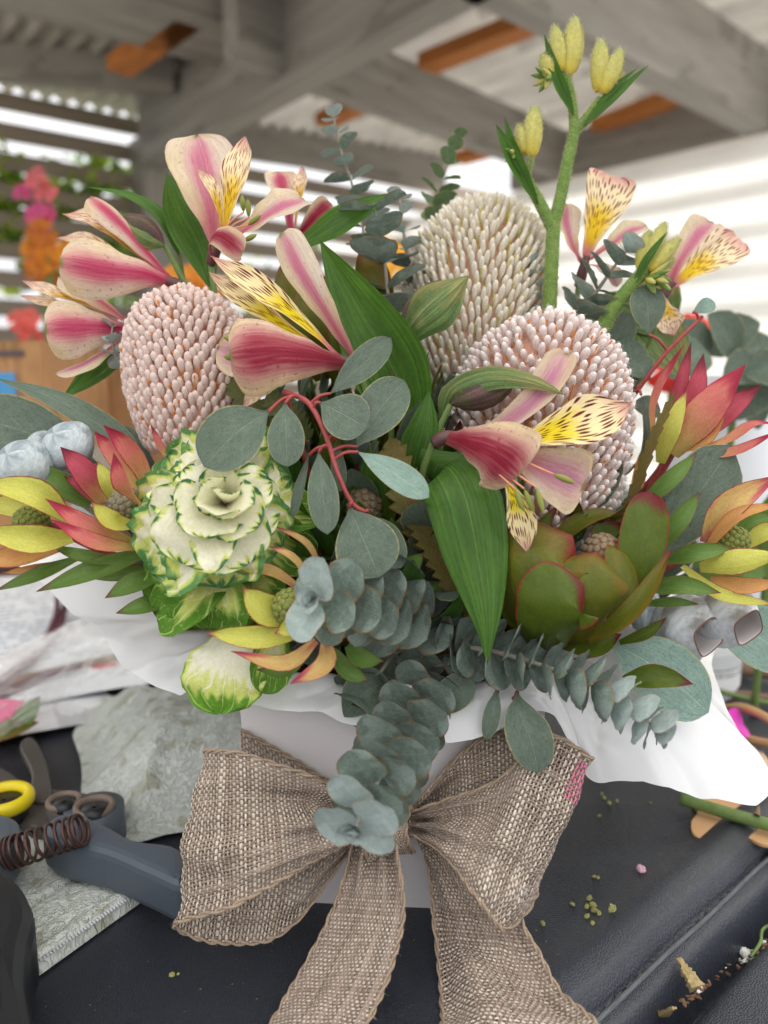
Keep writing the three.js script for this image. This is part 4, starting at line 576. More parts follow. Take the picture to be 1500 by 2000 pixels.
leuc('yellow leucadendron with red edged bracts hanging below the kale', [572, 1186, .334], [-.45, .25, .85], .0085, M.coneGreen, [
  ['brYellow', [[590, 1236, .336], [500, 1246, .326], [402, 1236, .324]], 26, { n: [0, .35, 1] }], ['brYellow', [[624, 1224, .332], [588, 1222, .32], [536, 1238, .316]], 30, { n: [0, .4, 1], cup: .5 }],
  ['brYellow', [[644, 1250, .326], [656, 1212, .318], [674, 1172, .316]], 19, { n: [-.2, .2, 1] }], ['brYellowPink', [[618, 1252, .33], [560, 1296, .322], [450, 1272, .318]], 19, { n: [.1, .5, .9] }],
  ['brYellowPink', [[636, 1252, .33], [636, 1296, .322], [566, 1336, .318]], 22, { n: [-.1, .3, 1] }], ['brYellow', [[568, 1206, .338], [516, 1190, .33], [474, 1148, .328]], 36, { n: [.2, .3, 1], cup: .45 }],
  ['brYellowPink', [[588, 1152, .342], [520, 1116, .336], [428, 1116, .332]], 20, { n: [.1, .8, .6] }], ['brYellowPink', [[612, 1142, .34], [570, 1088, .332], [523, 1066, .33]], 10, { n: [.3, .5, .8] }],
  ['brYellowPink', [[628, 1118, .344], [598, 1062, .338], [533, 1026, .336]], 10, { n: [.3, .6, .7] }], ['brGreen', [[600, 1270, .338], [560, 1310, .332], [500, 1308, .33]], 17, { n: [0, .5, .8], leaf: 1 }],
  ['brGreen', [[680, 1260, .35], [705, 1285, .345], [750, 1292, .343]], 22, { leaf: 1 }], ['brGreen', [[650, 1270, .352], [680, 1310, .348], [720, 1330, .348]], 20, { leaf: 1 }]]);
leuc('large olive green leucadendron with red rims and a half hidden cone, before the banksia', [1172, 1086, .36], [.15, .75, .6], .0095, M.coneBrown, [
  ['brOlive', [[1100, 1256, .366], [1058, 1180, .338], [1058, 1090, .334], [1118, 1046, .35]], 84, { n: [-.35, .05, 1], cup: -.4, prof: 'broad' }], ['brOlive', [[1150, 1256, .358], [1176, 1180, .334], [1178, 1120, .335], [1166, 1078, .346]], 74, { n: [.25, .05, 1], cup: -.42, prof: 'broad' }],
  ['brOliveGreen', [[1066, 1272, .352], [1078, 1212, .327], [1100, 1164, .323], [1140, 1142, .33]], 76, { n: [-.15, .1, 1], cup: -.36, prof: 'broad' }], ['brOlive', [[1196, 1240, .36], [1230, 1170, .344], [1226, 1100, .346], [1208, 1056, .356]], 44, { n: [.55, .05, .9], cup: -.4, prof: 'broad' }],
  ['brOliveGreen', [[1232, 1190, .358], [1246, 1100, .35], [1258, 1030, .352], [1272, 962, .362]], 44, { n: [-.2, .1, 1], cup: .35, prof: 'broad' }], ['brOliveGreen', [[1170, 1110, .372], [1192, 1060, .372], [1206, 1020, .376]], 40, { n: [-.3, 0, 1], cup: .4, prof: 'broad' }],
  ['brOlive', [[1060, 1100, .374], [1110, 1040, .37], [1170, 1008, .372], [1230, 1006, .376]], 26, { n: [0, .8, .5] }], ['brOliveGreen', [[1010, 1140, .372], [1036, 1060, .368], [1092, 984, .37]], 21, { n: [.4, .2, .9] }],
  ['brOlive', [[1150, 1255, .35], [1240, 1190, .336], [1314, 1070, .338]], 26, { n: [-.6, .5, .6], cup: .3 }], ['brOliveGreen', [[1060, 1235, .364], [1000, 1205, .356], [962, 1130, .358]], 24, { n: [.3, .3, .9] }],
  ['brOliveGreen', [[1100, 1260, .362], [1160, 1262, .352], [1214, 1238, .35]], 26, { n: [.1, .4, .9] }], ['brOliveGreen', [[1218, 1330, .352], [1280, 1322, .346], [1354, 1336, .342]], 26, { n: [0, .4, 1], leaf: 1 }],
  ['brOlive', [[1010, 1190, .372], [1018, 1110, .37], [1050, 1050, .372]], 32, { n: [-.6, 0, .8], prof: 'broad' }], ['brOliveGreen', [[1210, 1255, .362], [1262, 1236, .356], [1302, 1206, .354]], 13, { leaf: 1 }]], { stem: M.stemGreen });
leuc('coral red leucadendron with upright flame shaped bracts, by the white wall', [1330, 850, .405], [.35, .8, .3], .008, M.coneGrey, [
  ['brRed', [[1312, 888, .40], [1376, 808, .388], [1456, 712, .39]], 40, { n: [-.2, -.1, 1], cup: -.35 }], ['brCrimson', [[1338, 870, .408], [1410, 810, .404], [1486, 752, .404]], 27, { n: [-.1, .2, 1] }],
  ['brCrimson', [[1318, 872, .41], [1352, 780, .404], [1374, 690, .408]], 25, { n: [.1, .1, 1] }], ['brRed', [[1276, 880, .408], [1272, 780, .404], [1336, 672, .408]], 17, { n: [.7, .1, .7] }],
  ['brCrimson', [[1300, 860, .416], [1325, 770, .412], [1350, 668, .414]], 16, { n: [-.3, .1, 1] }], ['brYellow', [[1290, 905, .396], [1308, 840, .386], [1342, 762, .388]], 24, { n: [-.3, 0, 1], cup: -.3 }],
  ['brRed', [[1350, 880, .40], [1420, 862, .392], [1470, 830, .39], [1520, 828, .392]], 14, { n: [0, .8, .6] }], ['brRed', [[1352, 892, .398], [1430, 884, .388], [1520, 842, .384]], 13, { n: [-.1, .6, .8] }],
  ['brGreen', [[1252, 985, .388], [1308, 938, .38], [1362, 884, .382]], 19, { n: [-.1, .2, 1], leaf: 1 }], ['brOrange', [[1330, 880, .4], [1380, 850, .395], [1420, 780, .395]], 18], ['brOrange', [[1235, 1010, .412], [1245, 930, .41], [1262, 860, .412]], 17, { n: [.3, 0, 1], leaf: 1 }]]);
leuc('yellow leucadendron with orange undersides and speckled cone, above the square mouthed gumnuts', [1428, 1058, .372], [.6, .3, .7], .0075, M.coneGreen, [
  ['brYellowPink', [[1378, 1060, .376], [1420, 992, .364], [1520, 928, .36]], 31, { n: [-.1, .3, 1] }], ['brOrange', [[1380, 1070, .372], [1440, 1008, .36], [1530, 984, .356]], 16, { n: [0, .6, .8] }],
  ['brYellow', [[1366, 1108, .366], [1440, 1096, .352], [1530, 1082, .35]], 28, { n: [0, .2, 1], cup: -.3 }], ['brOrange', [[1388, 1132, .368], [1450, 1144, .358], [1530, 1136, .356]], 18, { n: [0, .1, 1] }],
  ['brGreen', [[1302, 1096, .37], [1360, 1080, .36], [1436, 1070, .358]], 20, { n: [0, .3, 1], leaf: 1 }], ['brYellow', [[1332, 1106, .372], [1400, 1160, .36], [1520, 1182, .354]], 17, { n: [0, .5, .8] }],
  ['brGreen', [[1262, 1150, .37], [1330, 1144, .36], [1408, 1158, .356]], 21, { n: [0, .3, 1], leaf: 1 }], ['brGreen', [[1258, 1180, .374], [1310, 1176, .368], [1366, 1180, .366]], 11, { leaf: 1 }],
  ['brGreen', [[1272, 1080, .376], [1322, 1020, .368], [1368, 960, .368]], 22, { n: [.1, .1, 1], leaf: 1 }], ['brYellow', [[1450, 1070, .38], [1490, 1040, .376], [1540, 1030, .376]], 20], ['brGreen', [[1430, 1050, .39], [1470, 1020, .386], [1510, 1005, .386]], 18, { leaf: 1 }]]);
leuc('olive leucadendron in shade with broad upright bracts behind the profile flower', [650, 640, .425], [0, .9, .3], .007, M.coneBrown, [
  ['brOlive', [[640, 740, .42], [618, 640, .404], [640, 540, .41]], 46, { n: [-.2, .1, 1], prof: 'broad' }], ['brOliveGreen', [[690, 740, .416], [684, 640, .402], [668, 520, .408]], 46, { n: [.2, .1, 1], prof: 'broad' }], ['brOlive', [[600, 720, .43], [575, 620, .424], [570, 500, .43]], 36, { prof: 'broad' }], ['brOlive', [[730, 700, .43], [735, 600, .43], [715, 480, .43]], 36, { prof: 'broad' }]], { stem: M.stemGreen });
leuc('dark woody leucadendron cone in shade under the red stemmed leaves', [712, 985, .378], [-.1, .5, .8], .0105, M.coneBrown, [
  ['brOliveGreen', [[740, 1040, .38], [760, 980, .372], [740, 900, .374]], 22], ['brOliveGreen', [[670, 1090, .376], [650, 1060, .37], [625, 1050, .37]], 28, { cup: .6 }], ['brGreen', [[780, 1150, .366], [800, 1110, .356], [828, 1080, .354]], 22, { leaf: 1 }], ['brOliveGreen', [[690, 1090, .376], [640, 1150, .372], [600, 1100, .372]], 26, { leaf: 1 }], ['brGreen', [[800, 1170, .378], [840, 1150, .374], [880, 1140, .374]], 16, { leaf: 1 }]], { stem: M.stemGreen });
// ---------- ornamental kale ----------
{
  const C = at(430, 985, .352), t = thing('ornamental_kale', 'white ornamental kale rosette with frilled green edges', 'kale', C);
  const K = (mat, tip, w, fwd, o = {}) => { if (!o.bx && mat !== 'kaleGreen') { tip = [436 + (tip[0] - 436) * .92, 985 + (tip[1] - 985) * .92, tip[2]]; w *= .93; } const b = at(o.bx ?? 440, o.by ?? 985, o.bd ?? .356), e = at(...tip), m = b.clone().lerp(e, .55).add(dirc([0, 0, 1]).multiplyScalar(fwd)); part(t, 'leaf', blade({ p: [b, m, e], w: pxm(w, tip[2]), prof: 'kale', n: o.n ?? [0, .3, 1], cup: o.cup ?? .28, ruf: o.ruf ?? .06, rf: o.rf ?? 3.6, ph: tip[0] * .1, nu: 22, nv: 30, tooth: .035, tf: 23, ...o }), M[mat]); };
  const fr = { ruf: .085, rf: 6 }; K('kaleOut', [258, 1012, .352], 84, .012, { n: [.4, .1, 1], ...fr }); K('kaleOut', [284, 1128, .342], 104, .014, { n: [.15, .4, 1], ...fr }); K('kaleOut', [430, 1160, .338], 104, .014, { n: [0, .5, 1], ...fr }); K('kaleOut', [556, 1080, .344], 88, .014, { n: [-.3, .3, 1], ...fr });
  K('kaleOut', [578, 930, .354], 84, .012, { n: [-.4, -.1, 1], ...fr }); K('kaleOut', [470, 838, .364], 92, .012, { n: [-.1, -.4, 1], ...fr }); K('kaleOut', [320, 880, .362], 84, .012, { n: [.3, -.3, 1], ...fr });
  K('kaleMid', [292, 1030, .336], 70, .014, { n: [.5, .2, 1], ruf: .04 }); K('kaleMid', [352, 1112, .327], 88, .014, { n: [.2, .5, 1], ruf: .04 }); K('kaleMid', [490, 1112, .328], 84, .014, { n: [-.2, .5, 1], ruf: .04 }); K('kaleMid', [556, 1000, .336], 72, .014, { n: [-.5, .1, 1], ruf: .045 }); K('kaleMid', [528, 884, .348], 72, .012, { n: [-.3, -.3, 1], ruf: .05 }); K('kaleMid', [318, 918, .346], 76, .014, { n: [.45, -.15, 1], ruf: .06 }); K('kaleMid', [412, 858, .354], 70, .012, { n: [.05, -.45, 1], ruf: .06 });
  K('kaleIn', [336, 1004, .324], 64, .010, { n: [.5, .3, .9], cup: .22, ruf: .05 }); K('kaleIn', [400, 1058, .317], 72, .008, { n: [.1, .55, .9], cup: .2, ruf: .045 }); K('kaleIn', [512, 1030, .320], 68, .008, { n: [-.35, .45, .9], cup: .22, ruf: .05 }); K('kaleIn', [540, 940, .330], 58, .010, { n: [-.6, 0, .9], cup: .25 }); K('kaleIn', [352, 910, .336], 58, .010, { n: [.45, -.3, .9], cup: .25, ruf: .08 }); K('kaleIn', [462, 876, .343], 64, .008, { n: [-.1, -.5, .9], cup: .25, ruf: .06 });
  K('kaleIn', [420, 1010, .312], 56, .006, { n: [.25, .7, .7], cup: .35, ruf: .04 }); K('kaleIn', [500, 986, .314], 52, .006, { n: [-.5, .5, .7], cup: .35, ruf: .04 }); K('kaleIn', [390, 940, .324], 46, .008, { n: [.6, -.1, .8], cup: .35, ruf: .05 }); K('kaleIn', [456, 908, .331], 58, .004, { n: [0, -.3, 1], cup: .3, ruf: .03 }); K('kaleIn', [446, 962, .316], 34, .004, { n: [.3, .5, .8], cup: .5, ruf: .03 });
  K('kaleGreen', [300, 1195, .354], 84, .012, { bx: 440, by: 1090, bd: .368, n: [.1, .5, 1] }); K('kaleGreen', [410, 1228, .350], 84, .012, { bx: 440, by: 1090, bd: .368, n: [0, .5, 1] }); K('kaleGreen', [520, 1200, .356], 70, .01, { bx: 460, by: 1090, bd: .368, n: [-.2, .5, 1] });
  K('kaleGreen', [640, 1000, .366], 60, .01, { n: [-.6, .3, .8] }); K('kaleGreen', [610, 1100, .360], 56, .01, { n: [-.5, .4, .8] }); K('kaleGreen', [555, 840, .372], 50, .008, { n: [-.4, -.2, 1] });
  stemTo(t, at(440, 1000, .362), dirc([0, -.6, -.8]), .006);
  const l = thing('kale_leaf', 'single kale leaf with white veins and bright green tip hanging low over the wrap', 'leaf', at(470, 1230, .362));
  part(l, 'blade', blade({ p: tracePts([[470, 1232, .358], [448, 1282, .346], [432, 1340, .342], [428, 1394, .344]]), w: pxm(82, .346), prof: 'kale', n: dirc([0, .3, 1]), cup: -.08, ruf: .075, rf: 3.4, nu: 22, nv: 30, tooth: .05 }), M.kaleTip); stemTo(l, at(470, 1232, .358), dirc([0, .2, -1]), .002);
  const l2 = thing('kale_leaf', 'pale folded kale leaf under the red edged yellow bracts', 'leaf', at(545, 1240, .362));
  part(l2, 'blade', blade({ p: tracePts([[545, 1236, .356], [530, 1290, .346], [524, 1356, .344]]), w: pxm(44, .346), prof: 'kale', n: dirc([.5, .2, 1]), cup: .2, ruf: .05, nu: 14, nv: 20 }), M.kaleGreen); stemTo(l2, at(545, 1236, .356), dirc([0, .2, -1]), .002);
}
// ---------- kangaroo paws ----------
function hairy(t, tubes, n, len) { const L = []; for (const [pts, r] of tubes) { const c = curve(pts); for (let k = 0; k < n; k++) { const u = rnd(), p = c.getPoint(u), T = c.getTangent(u), a = rnd() * 6.283, x = V(T.y, -T.x, .13).normalize(), z = x.clone().cross(T).normalize(), d = x.multiplyScalar(Math.cos(a)).addScaledVector(z, Math.sin(a)); L.push(alongY(p.clone().addScaledVector(d, (typeof r === 'function' ? r(u) : r) * .95), d.add(T.clone().multiplyScalar(rr(-.1, .5))), .00010, len * rr(.6, 1.3))); } } stuffCopies(t, 'hairs', hairGeo, M.hair, L); }
function paw(label, stems, buds, bracts, claws, hairs) {
  const t = thing('kangaroo_paw', label, 'flower', at(...stems[0][0][0])), H = [];
  stems.forEach(([pts, r0, r1]) => { const p = tracePts(pts), R = q => lerp(r0, r1, q); H.push([p, R]); part(t, 'stem', tube(p, R, 24, 9), M.pawStem); });
  buds.forEach(([a, b, r]) => { const A = at(...a), B = at(...b); part(t, 'bud', spindle(A, B, [[0, .0002], [.015, r * .4], [.12, r * .75], [.35, r], [.6, r * .95], [.8, r * .7], [.93, r * .35], [1, r * .04]], 10), M.pawBud); H.push([[A, A.clone().lerp(B, .5), B], q => r * Math.pow(Math.sin(Math.PI * clamp(q, .08, .95)), .6)]); });
  bracts.forEach(([pts, w]) => part(t, 'bract', blade({ p: tracePts(pts), w: pxm(w, pts[0][2]), prof: 'lance', fold: .6, cup: .2, n: dirc([-.3, .4, .8]) }), M.green[0]));
  claws.forEach(([c, dir, n, L, sp]) => { const C = at(...c), D = dirc(dir), x = V(D.y, -D.x, .2).normalize(), z = x.clone().cross(D).normalize(); for (let k = 0; k < n; k++) { const a = k / n * 6.283, o = x.clone().multiplyScalar(Math.cos(a)).addScaledVector(z, Math.sin(a)), e = C.clone().addScaledVector(D, L * .75).addScaledVector(o, L * sp); part(t, 'claw', spindle(C, e, [[0, .0016], [.4, .0018], [.75, .0012], [1, .0001]], 6), k % 2 ? M.pawBud : M.pawStem); } });
  hairy(t, H, hairs * 2, .0014); stemTo(t, at(...stems[0][0][0]), dirc([0, -1, 0]), stems[0][1], M.pawStem); return t;
}
paw('tall fuzzy kangaroo paw with forked green stem and yellow buds', [
  [[[1072, 640, .425], [1075, 560, .422], [1079, 480, .42], [1081, 436, .42]], .0039, .0037], [[[1080, 445, .42], [1094, 390, .419], [1108, 320, .418], [1122, 256, .418]], .0035, .0030], [[[1079, 445, .42], [1052, 392, .418], [1026, 345, .416], [1008, 305, .416]], .0035, .0024], [[[1122, 262, .418], [1118, 205, .417], [1110, 165, .416], [1104, 140, .416]], .0028, .0022], [[[1122, 258, .418], [1148, 225, .417], [1172, 192, .416]], .0026, .0018], [[[1026, 345, .416], [1034, 320, .415], [1036, 300, .415]], .002, .0016]], [
  [[1108, 150, .416], [1124, 30, .414], .0054], [[1094, 140, .414], [1083, 48, .412], .0045], [[1118, 140, .42], [1132, 50, .42], .0042], [[1078, 150, .414], [1058, 104, .413], .0038], [[1170, 180, .416], [1173, 74, .414], .0052], [[1178, 184, .414], [1214, 94, .412], .0048], [[1188, 180, .416], [1216, 138, .415], .0036], [[1036, 308, .415], [1045, 205, .413], .0054], [[1024, 300, .415], [1014, 242, .414], .0038]], [
  [[[1120, 225, .414], [1092, 165, .412], [1062, 66, .412]], 12], [[[1140, 250, .416], [1190, 205, .412], [1268, 126, .41]], 13], [[[1150, 228, .416], [1200, 178, .413], [1246, 132, .412]], 9], [[[1050, 400, .416], [1005, 320, .412], [968, 242, .412]], 15], [[[1040, 370, .415], [1005, 300, .412], [985, 228, .412]], 10]],
  [[[1074, 150, .413], [-.7, -.35, .3], 7, .0105, .6], [[1006, 300, .414], [-.7, -.4, .3], 6, .007, .6]], 420);
paw('second kangaroo paw with half open yellow buds before the striped flowers by the wall', [[[[1172, 650, .418], [1200, 600, .414], [1240, 550, .41], [1262, 525, .41]], .0042, .0034]], [
  [[1258, 530, .41], [1300, 432, .408], .0046], [[1250, 530, .412], [1268, 448, .412], .0042], [[1268, 530, .408], [1328, 462, .406], .0040], [[1264, 535, .41], [1318, 505, .408], .0034]], [[[[1236, 560, .408], [1265, 510, .404], [1304, 452, .403]], 9]], [[[1272, 540, .407], [.8, -.1, .4], 8, .013, .6], [[1265, 545, .407], [.6, -.5, .4], 6, .009, .6]], 360);
// ---------- gumnuts ----------
M.nut = new THREE.MeshPhysicalMaterial({ map: tex(128, 128, (u, v) => { const k = fbm(u * 7, v * 5, 5), g = mix3([196, 200, 204], [136, 134, 132], sstep(.4, .72, k)); const s = n2(u * 60, v * 60) > .85 ? .88 : 1; return g.map(x => x * s * (.93 + .14 * n2(u * 30, v * 30))); }), roughness: .75 });
M.nutPale = new THREE.MeshPhysicalMaterial({ map: tex(128, 128, (u, v) => { const g = mix3([188, 198, 202], [142, 154, 160], sstep(.35, .7, fbm(u * 8, v * 6, 5))), s = n2(u * 50, v * 50); return g.map(x => x * (.9 + .15 * s)); }), roughness: .75 });
M.nutRim = solid([120, 84, 70], { roughness: .7 }); M.nutIn = solid([186, 180, 178], { roughness: .6, side: THREE.DoubleSide });
function gumnut(label, a, b, r, open) {
  const A = at(...a), B = at(...b), t = thing('gumnut', label, 'gumnut', A), d = B.clone().sub(A), L = d.length(), pos = [], uv = [], idx = [], ns = 26, na = 32, prof = table(open ? [[0, .14], [.12, .4], [.3, .82], [.52, 1], [.75, .93], [.92, .66], [1, .53]] : [[0, .12], [.12, .5], [.4, .95], [.65, 1], [.88, .72], [.97, .4], [1, .02]]);
  const sq = (an, k) => { const c = Math.abs(Math.cos(an)), s = Math.abs(Math.sin(an)); return lerp(1, 1 / Math.pow(Math.pow(c, 5) + Math.pow(s, 5), .2) * .92, k); };
  const rings = []; for (let i = 0; i <= ns; i++) rings.push([i / ns, prof(i / ns), open ? sstep(.3, 1, i / ns) * .8 : .25]); 
  for (const [v, w, k] of rings) for (let j = 0; j <= na; j++) { const an = j / na * 6.28318; pos.push(Math.cos(an) * w * r * sq(an, k), v * L, Math.sin(an) * w * r * sq(an, k)); uv.push(j / na, v); }
  for (let i = 0; i < rings.length - 1; i++) for (let j = 0; j < na; j++) { const q = i * (na + 1) + j, p = q + na + 1; idx.push(q, p, q + 1, p, p + 1, q + 1); }
  const X = alongY(A, d), g = geoOf(pos, uv, idx); g.rotateY(.5); g.applyMatrix4(X); part(t, 'shell', g, open ? M.nut : M.nutPale);
  if (open) { const cp = [], cu = [], ci = [], R2 = [[1, .525, .8], [.97, .47, .8], [.8, .5, .6], [.6, .5, .4], [.5, .3, .2], [.48, .001, 0]]; for (const [v, w, k] of R2) for (let j = 0; j <= na; j++) { const an = j / na * 6.28318; cp.push(Math.cos(an) * w * r * sq(an, k), v * L, Math.sin(an) * w * r * sq(an, k)); cu.push(j / na, v); } for (let i = 0; i < R2.length - 1; i++) for (let j = 0; j < na; j++) { const q = i * (na + 1) + j, p = q + na + 1; ci.push(q, p, q + 1, p, p + 1, q + 1); } const cg = geoOf(cp, cu, ci); cg.rotateY(.5); cg.applyMatrix4(X); part(t, 'cavity', cg, M.nutIn); }
  if (open) { const rp = []; for (let j = 0; j < 40; j++) { const an = j / 40 * 6.28318; rp.push(V(Math.cos(an) * .53 * r * sq(an, .8), L * 1.0, Math.sin(an) * .53 * r * sq(an, .8)).applyAxisAngle(V(0, 1, 0), .5).applyMatrix4(X)); } rp.push(rp[0].clone()); part(t, 'rim', tube(rp, .00032, 60, 5), M.nutRim); }
  stemTo(t, A, d.clone().normalize().negate(), .0016, M.stemGrey);
}
gumnut('grey gumnut with square open mouth, lying beside a second square mouthed one', [1278, 1205, .402], [1384, 1244, .370], .0165, true);
gumnut('grey gumnut with square open mouth, highest over the white pot', [1358, 1166, .402], [1462, 1226, .370], .0158, true);
gumnut('grey gumnut tucked under the two square mouthed ones', [1286, 1226, .42], [1358, 1296, .404], .015, false);
gumnut('weathered gumnut half hidden under the olive leucadendron', [1215, 1185, .40], [1290, 1180, .392], .014, false);
gumnut('chalky pale gumnut topmost above the yellow and red bracts', [168, 902, .384], [104, 846, .366], .0128, false);
gumnut('chalky pale gumnut below the topmost, behind the green bract', [96, 940, .376], [12, 886, .352], .0122, false);
gumnut('dim gumnut behind the two chalky ones', [110, 900, .42], [52, 848, .414], .012, false);
gumnut('chalky gumnut lowest of its cluster, partly under yellow bracts', [110, 966, .40], [16, 932, .388], .0115, false);
// ---------- toothed banksia leaves ----------
function toothed(label, pts, w, mat, o = {}) { const p = tracePts(pts), t = thing('banksia_leaf', label, 'leaf', p[0]); part(t, 'blade', blade({ p, w: pxm(w, pts[0][2]), prof: v => (.55 + .45 * Math.sin(Math.PI * clamp(v * .9 + .08))) * (1 - sstep(.92, 1, v)) * (.72 + .55 * ((v * 11) % 1)), nu: 6, nv: 110, cup: .12, ...o }), mat); stemTo(t, p[0], dirc([0, -.7, -.7]), .0013, M.stemBrown); }
toothed('brown saw toothed banksia leaf in the shade beneath the pale grey leaf', [[870, 1120, .372], [825, 1030, .362], [785, 940, .358], [762, 850, .36]], 34, M.banksiaLeaf, { n: [-.3, .1, 1] });
toothed('dark saw toothed banksia leaf slanting beside the hanging green leaf', [[930, 1210, .374], [880, 1130, .364], [840, 1060, .36], [800, 1000, .362]], 26, M.banksiaLeaf, { n: [.3, .1, 1] });
toothed('green saw toothed banksia leaf against the pink banksia', [[540, 880, .392], [495, 800, .384], [450, 730, .382], [425, 690, .384]], 26, M.banksiaGreen, { n: [.3, .1, 1] });
toothed('green saw toothed banksia leaf under the profile flower petals', [[600, 860, .39], [560, 810, .38], [520, 770, .378]], 28, M.banksiaGreen);
toothed('saw toothed banksia leaf edge on against the coral red leucadendron', [[1195, 1060, .392], [1240, 960, .384], [1280, 850, .38], [1322, 762, .38]], 15, M.banksiaLeaf, { n: [-.9, .1, .4] });
toothed('saw toothed banksia leaf standing between the two pale banksias', [[905, 880, .43], [925, 800, .428], [945, 720, .43], [930, 640, .43]], 10, M.banksiaLeaf, { n: [.6, 0, .7] });
// ---------- inner greenery between the stems ----------
{
  const t = thing('bouquet_greenery', 'dark mixed leaves packed between the stems inside the bouquet', 'greenery', FOAM); seed = 4242; t.userData.kind = 'stuff';
  const lg = [0, 1].map(k => blade({ p: [V(0, 0, 0), V(0, .5, .08), V(0, 1, -.1)], w: .2 + .1 * k, n: V(0, 0, 1), prof: k ? 'ovate' : 'lance', nu: 4, nv: 8 })), sets = [[], [], []];
  for (let k = 0; k < 1300; k++) { const a = rnd() * 6.283, el = rr(.25, 1.45), R = rr(.035, .118), o = V(Math.cos(a) * Math.cos(el), Math.sin(el), Math.sin(a) * Math.cos(el)), p = FOAM.clone().add(V(o.x * R * 1.25, .02 + o.y * R * 1.0, o.z * R * .72 - .01)); const d = o.clone().add(V(rr(-.6, .6), rr(-.5, .6), rr(-.6, .6))).normalize(), s = rr(.03, .05); sets[k % 3].push({ p, d, s }); }
  [[lg[0], M.green[1]], [lg[1], M.ovateMid], [lg[0], M.brOliveGreen]].forEach(([g, m], i) => stuffCopies(t, 'leaves', g, m, sets[i].map(q => { const M4 = alongY(q.p, q.d, q.s); return M4; })));
}
// ---------- things lying on the bench ----------
const PLAST = solid([82, 90, 100], { roughness: .45 }), STEEL = new THREE.MeshPhysicalMaterial({ map: barkTex([104, 98, 92], [78, 72, 68], 31), metalness: .3, roughness: .5 }), BLACK = solid([30, 32, 36], { roughness: .45 });
{
  const t = thing('secateurs', 'grey handled secateurs with yellow pivot ring and coiled spring, lying on the towel', 'secateurs', hit(120, 1640));
  part(t, 'handle', slab([[82, 1612], [104, 1592], [140, 1582], [205, 1604], [262, 1634], [352, 1652], [352, 1722], [298, 1702], [205, 1662], [120, 1640]], .034, .024, .005), PLAST);
  part(t, 'handle', slab([[-60, 1585], [10, 1584], [38, 1600], [30, 1640], [4, 1668], [-60, 1690]], .034, .024, .006), PLAST);
  part(t, 'grip', slab([[-80, 1650], [0, 1680], [48, 1722], [66, 1775], [54, 1830], [50, 1900], [66, 1990], [76, 2060], [-80, 2060]], .046, .04, .009), BLACK, 'black curved grip');
  part(t, 'blade', slab([[40, 1448], [58, 1438], [84, 1472], [96, 1516], [94, 1562], [60, 1562], [62, 1510]], .018, .006, .0015), STEEL, 'hooked steel blade');
  part(t, 'blade', slab([[-60, 1480], [0, 1498], [36, 1522], [44, 1560], [0, 1560], [-60, 1540]], .014, .005, .001), STEEL);
  const ring = (x, y, h, R, r, m, n) => { const c = hit(x, y, h), g = new THREE.TorusGeometry(R, r, 12, 36); g.rotateX(Math.PI / 2); g.scale(1, 1.3, 1); g.translate(c.x, c.y, c.z); return part(t, n, g, m); };
  ring(8, 1562, .026, .0135, .0034, solid([226, 204, 28], { roughness: .4 }), 'pivot_ring');
  const disc = (x, y, h, R, H, m, n) => { const c = hit(x, y, h), g = new THREE.LatheGeometry([[.001, 0], [R, 0], [R, -H]].map(q => new THREE.Vector2(q[0], q[1])), 28); g.translate(c.x, c.y, c.z); return part(t, n, g, m); };
  disc(8, 1562, .026, .0125, .012, BLACK, 'pivot_cap'); disc(125, 1566, .026, .010, .016, STEEL, 'bolt'); ring(125, 1566, .026, .0085, .0018, solid([120, 104, 92], { roughness: .5 }), 'washer'); disc(125, 1566, .029, .0055, .005, BLACK, 'bolt_head');
  disc(184, 1575, .026, .0165, .02, PLAST, 'hub'); ring(184, 1577, .027, .0098, .002, solid([120, 104, 92], { roughness: .5 }), 'washer'); disc(184, 1577, .03, .0068, .006, BLACK, 'bolt_head');
  part(t, 'plate', slab([[30, 1545], [110, 1540], [200, 1560], [190, 1600], [60, 1612]], .016, .01, .002), STEEL);
  const a = hit(14, 1668, .03), b = hit(160, 1620, .042), ax = b.clone().sub(a), L = ax.length(); ax.normalize(); const x = V(0, 1, 0).cross(ax).normalize(), y = ax.clone().cross(x), hp = []; for (let i = 0; i <= 260; i++) { const q = i / 260, an = q * 11 * 6.28318, sp = .5 * q + .5 * (q - Math.sin(q * 6.283) / 6.283); hp.push(a.clone().addScaledVector(ax, L * sp).addScaledVector(x, .0078 * Math.cos(an)).addScaledVector(y, .0078 * Math.sin(an))); }
  part(t, 'spring', tube(hp, .0009, 520, 5), new THREE.MeshPhysicalMaterial({ map: barkTex([104, 74, 66], [66, 50, 46], 33), metalness: .5, roughness: .5 }));
}
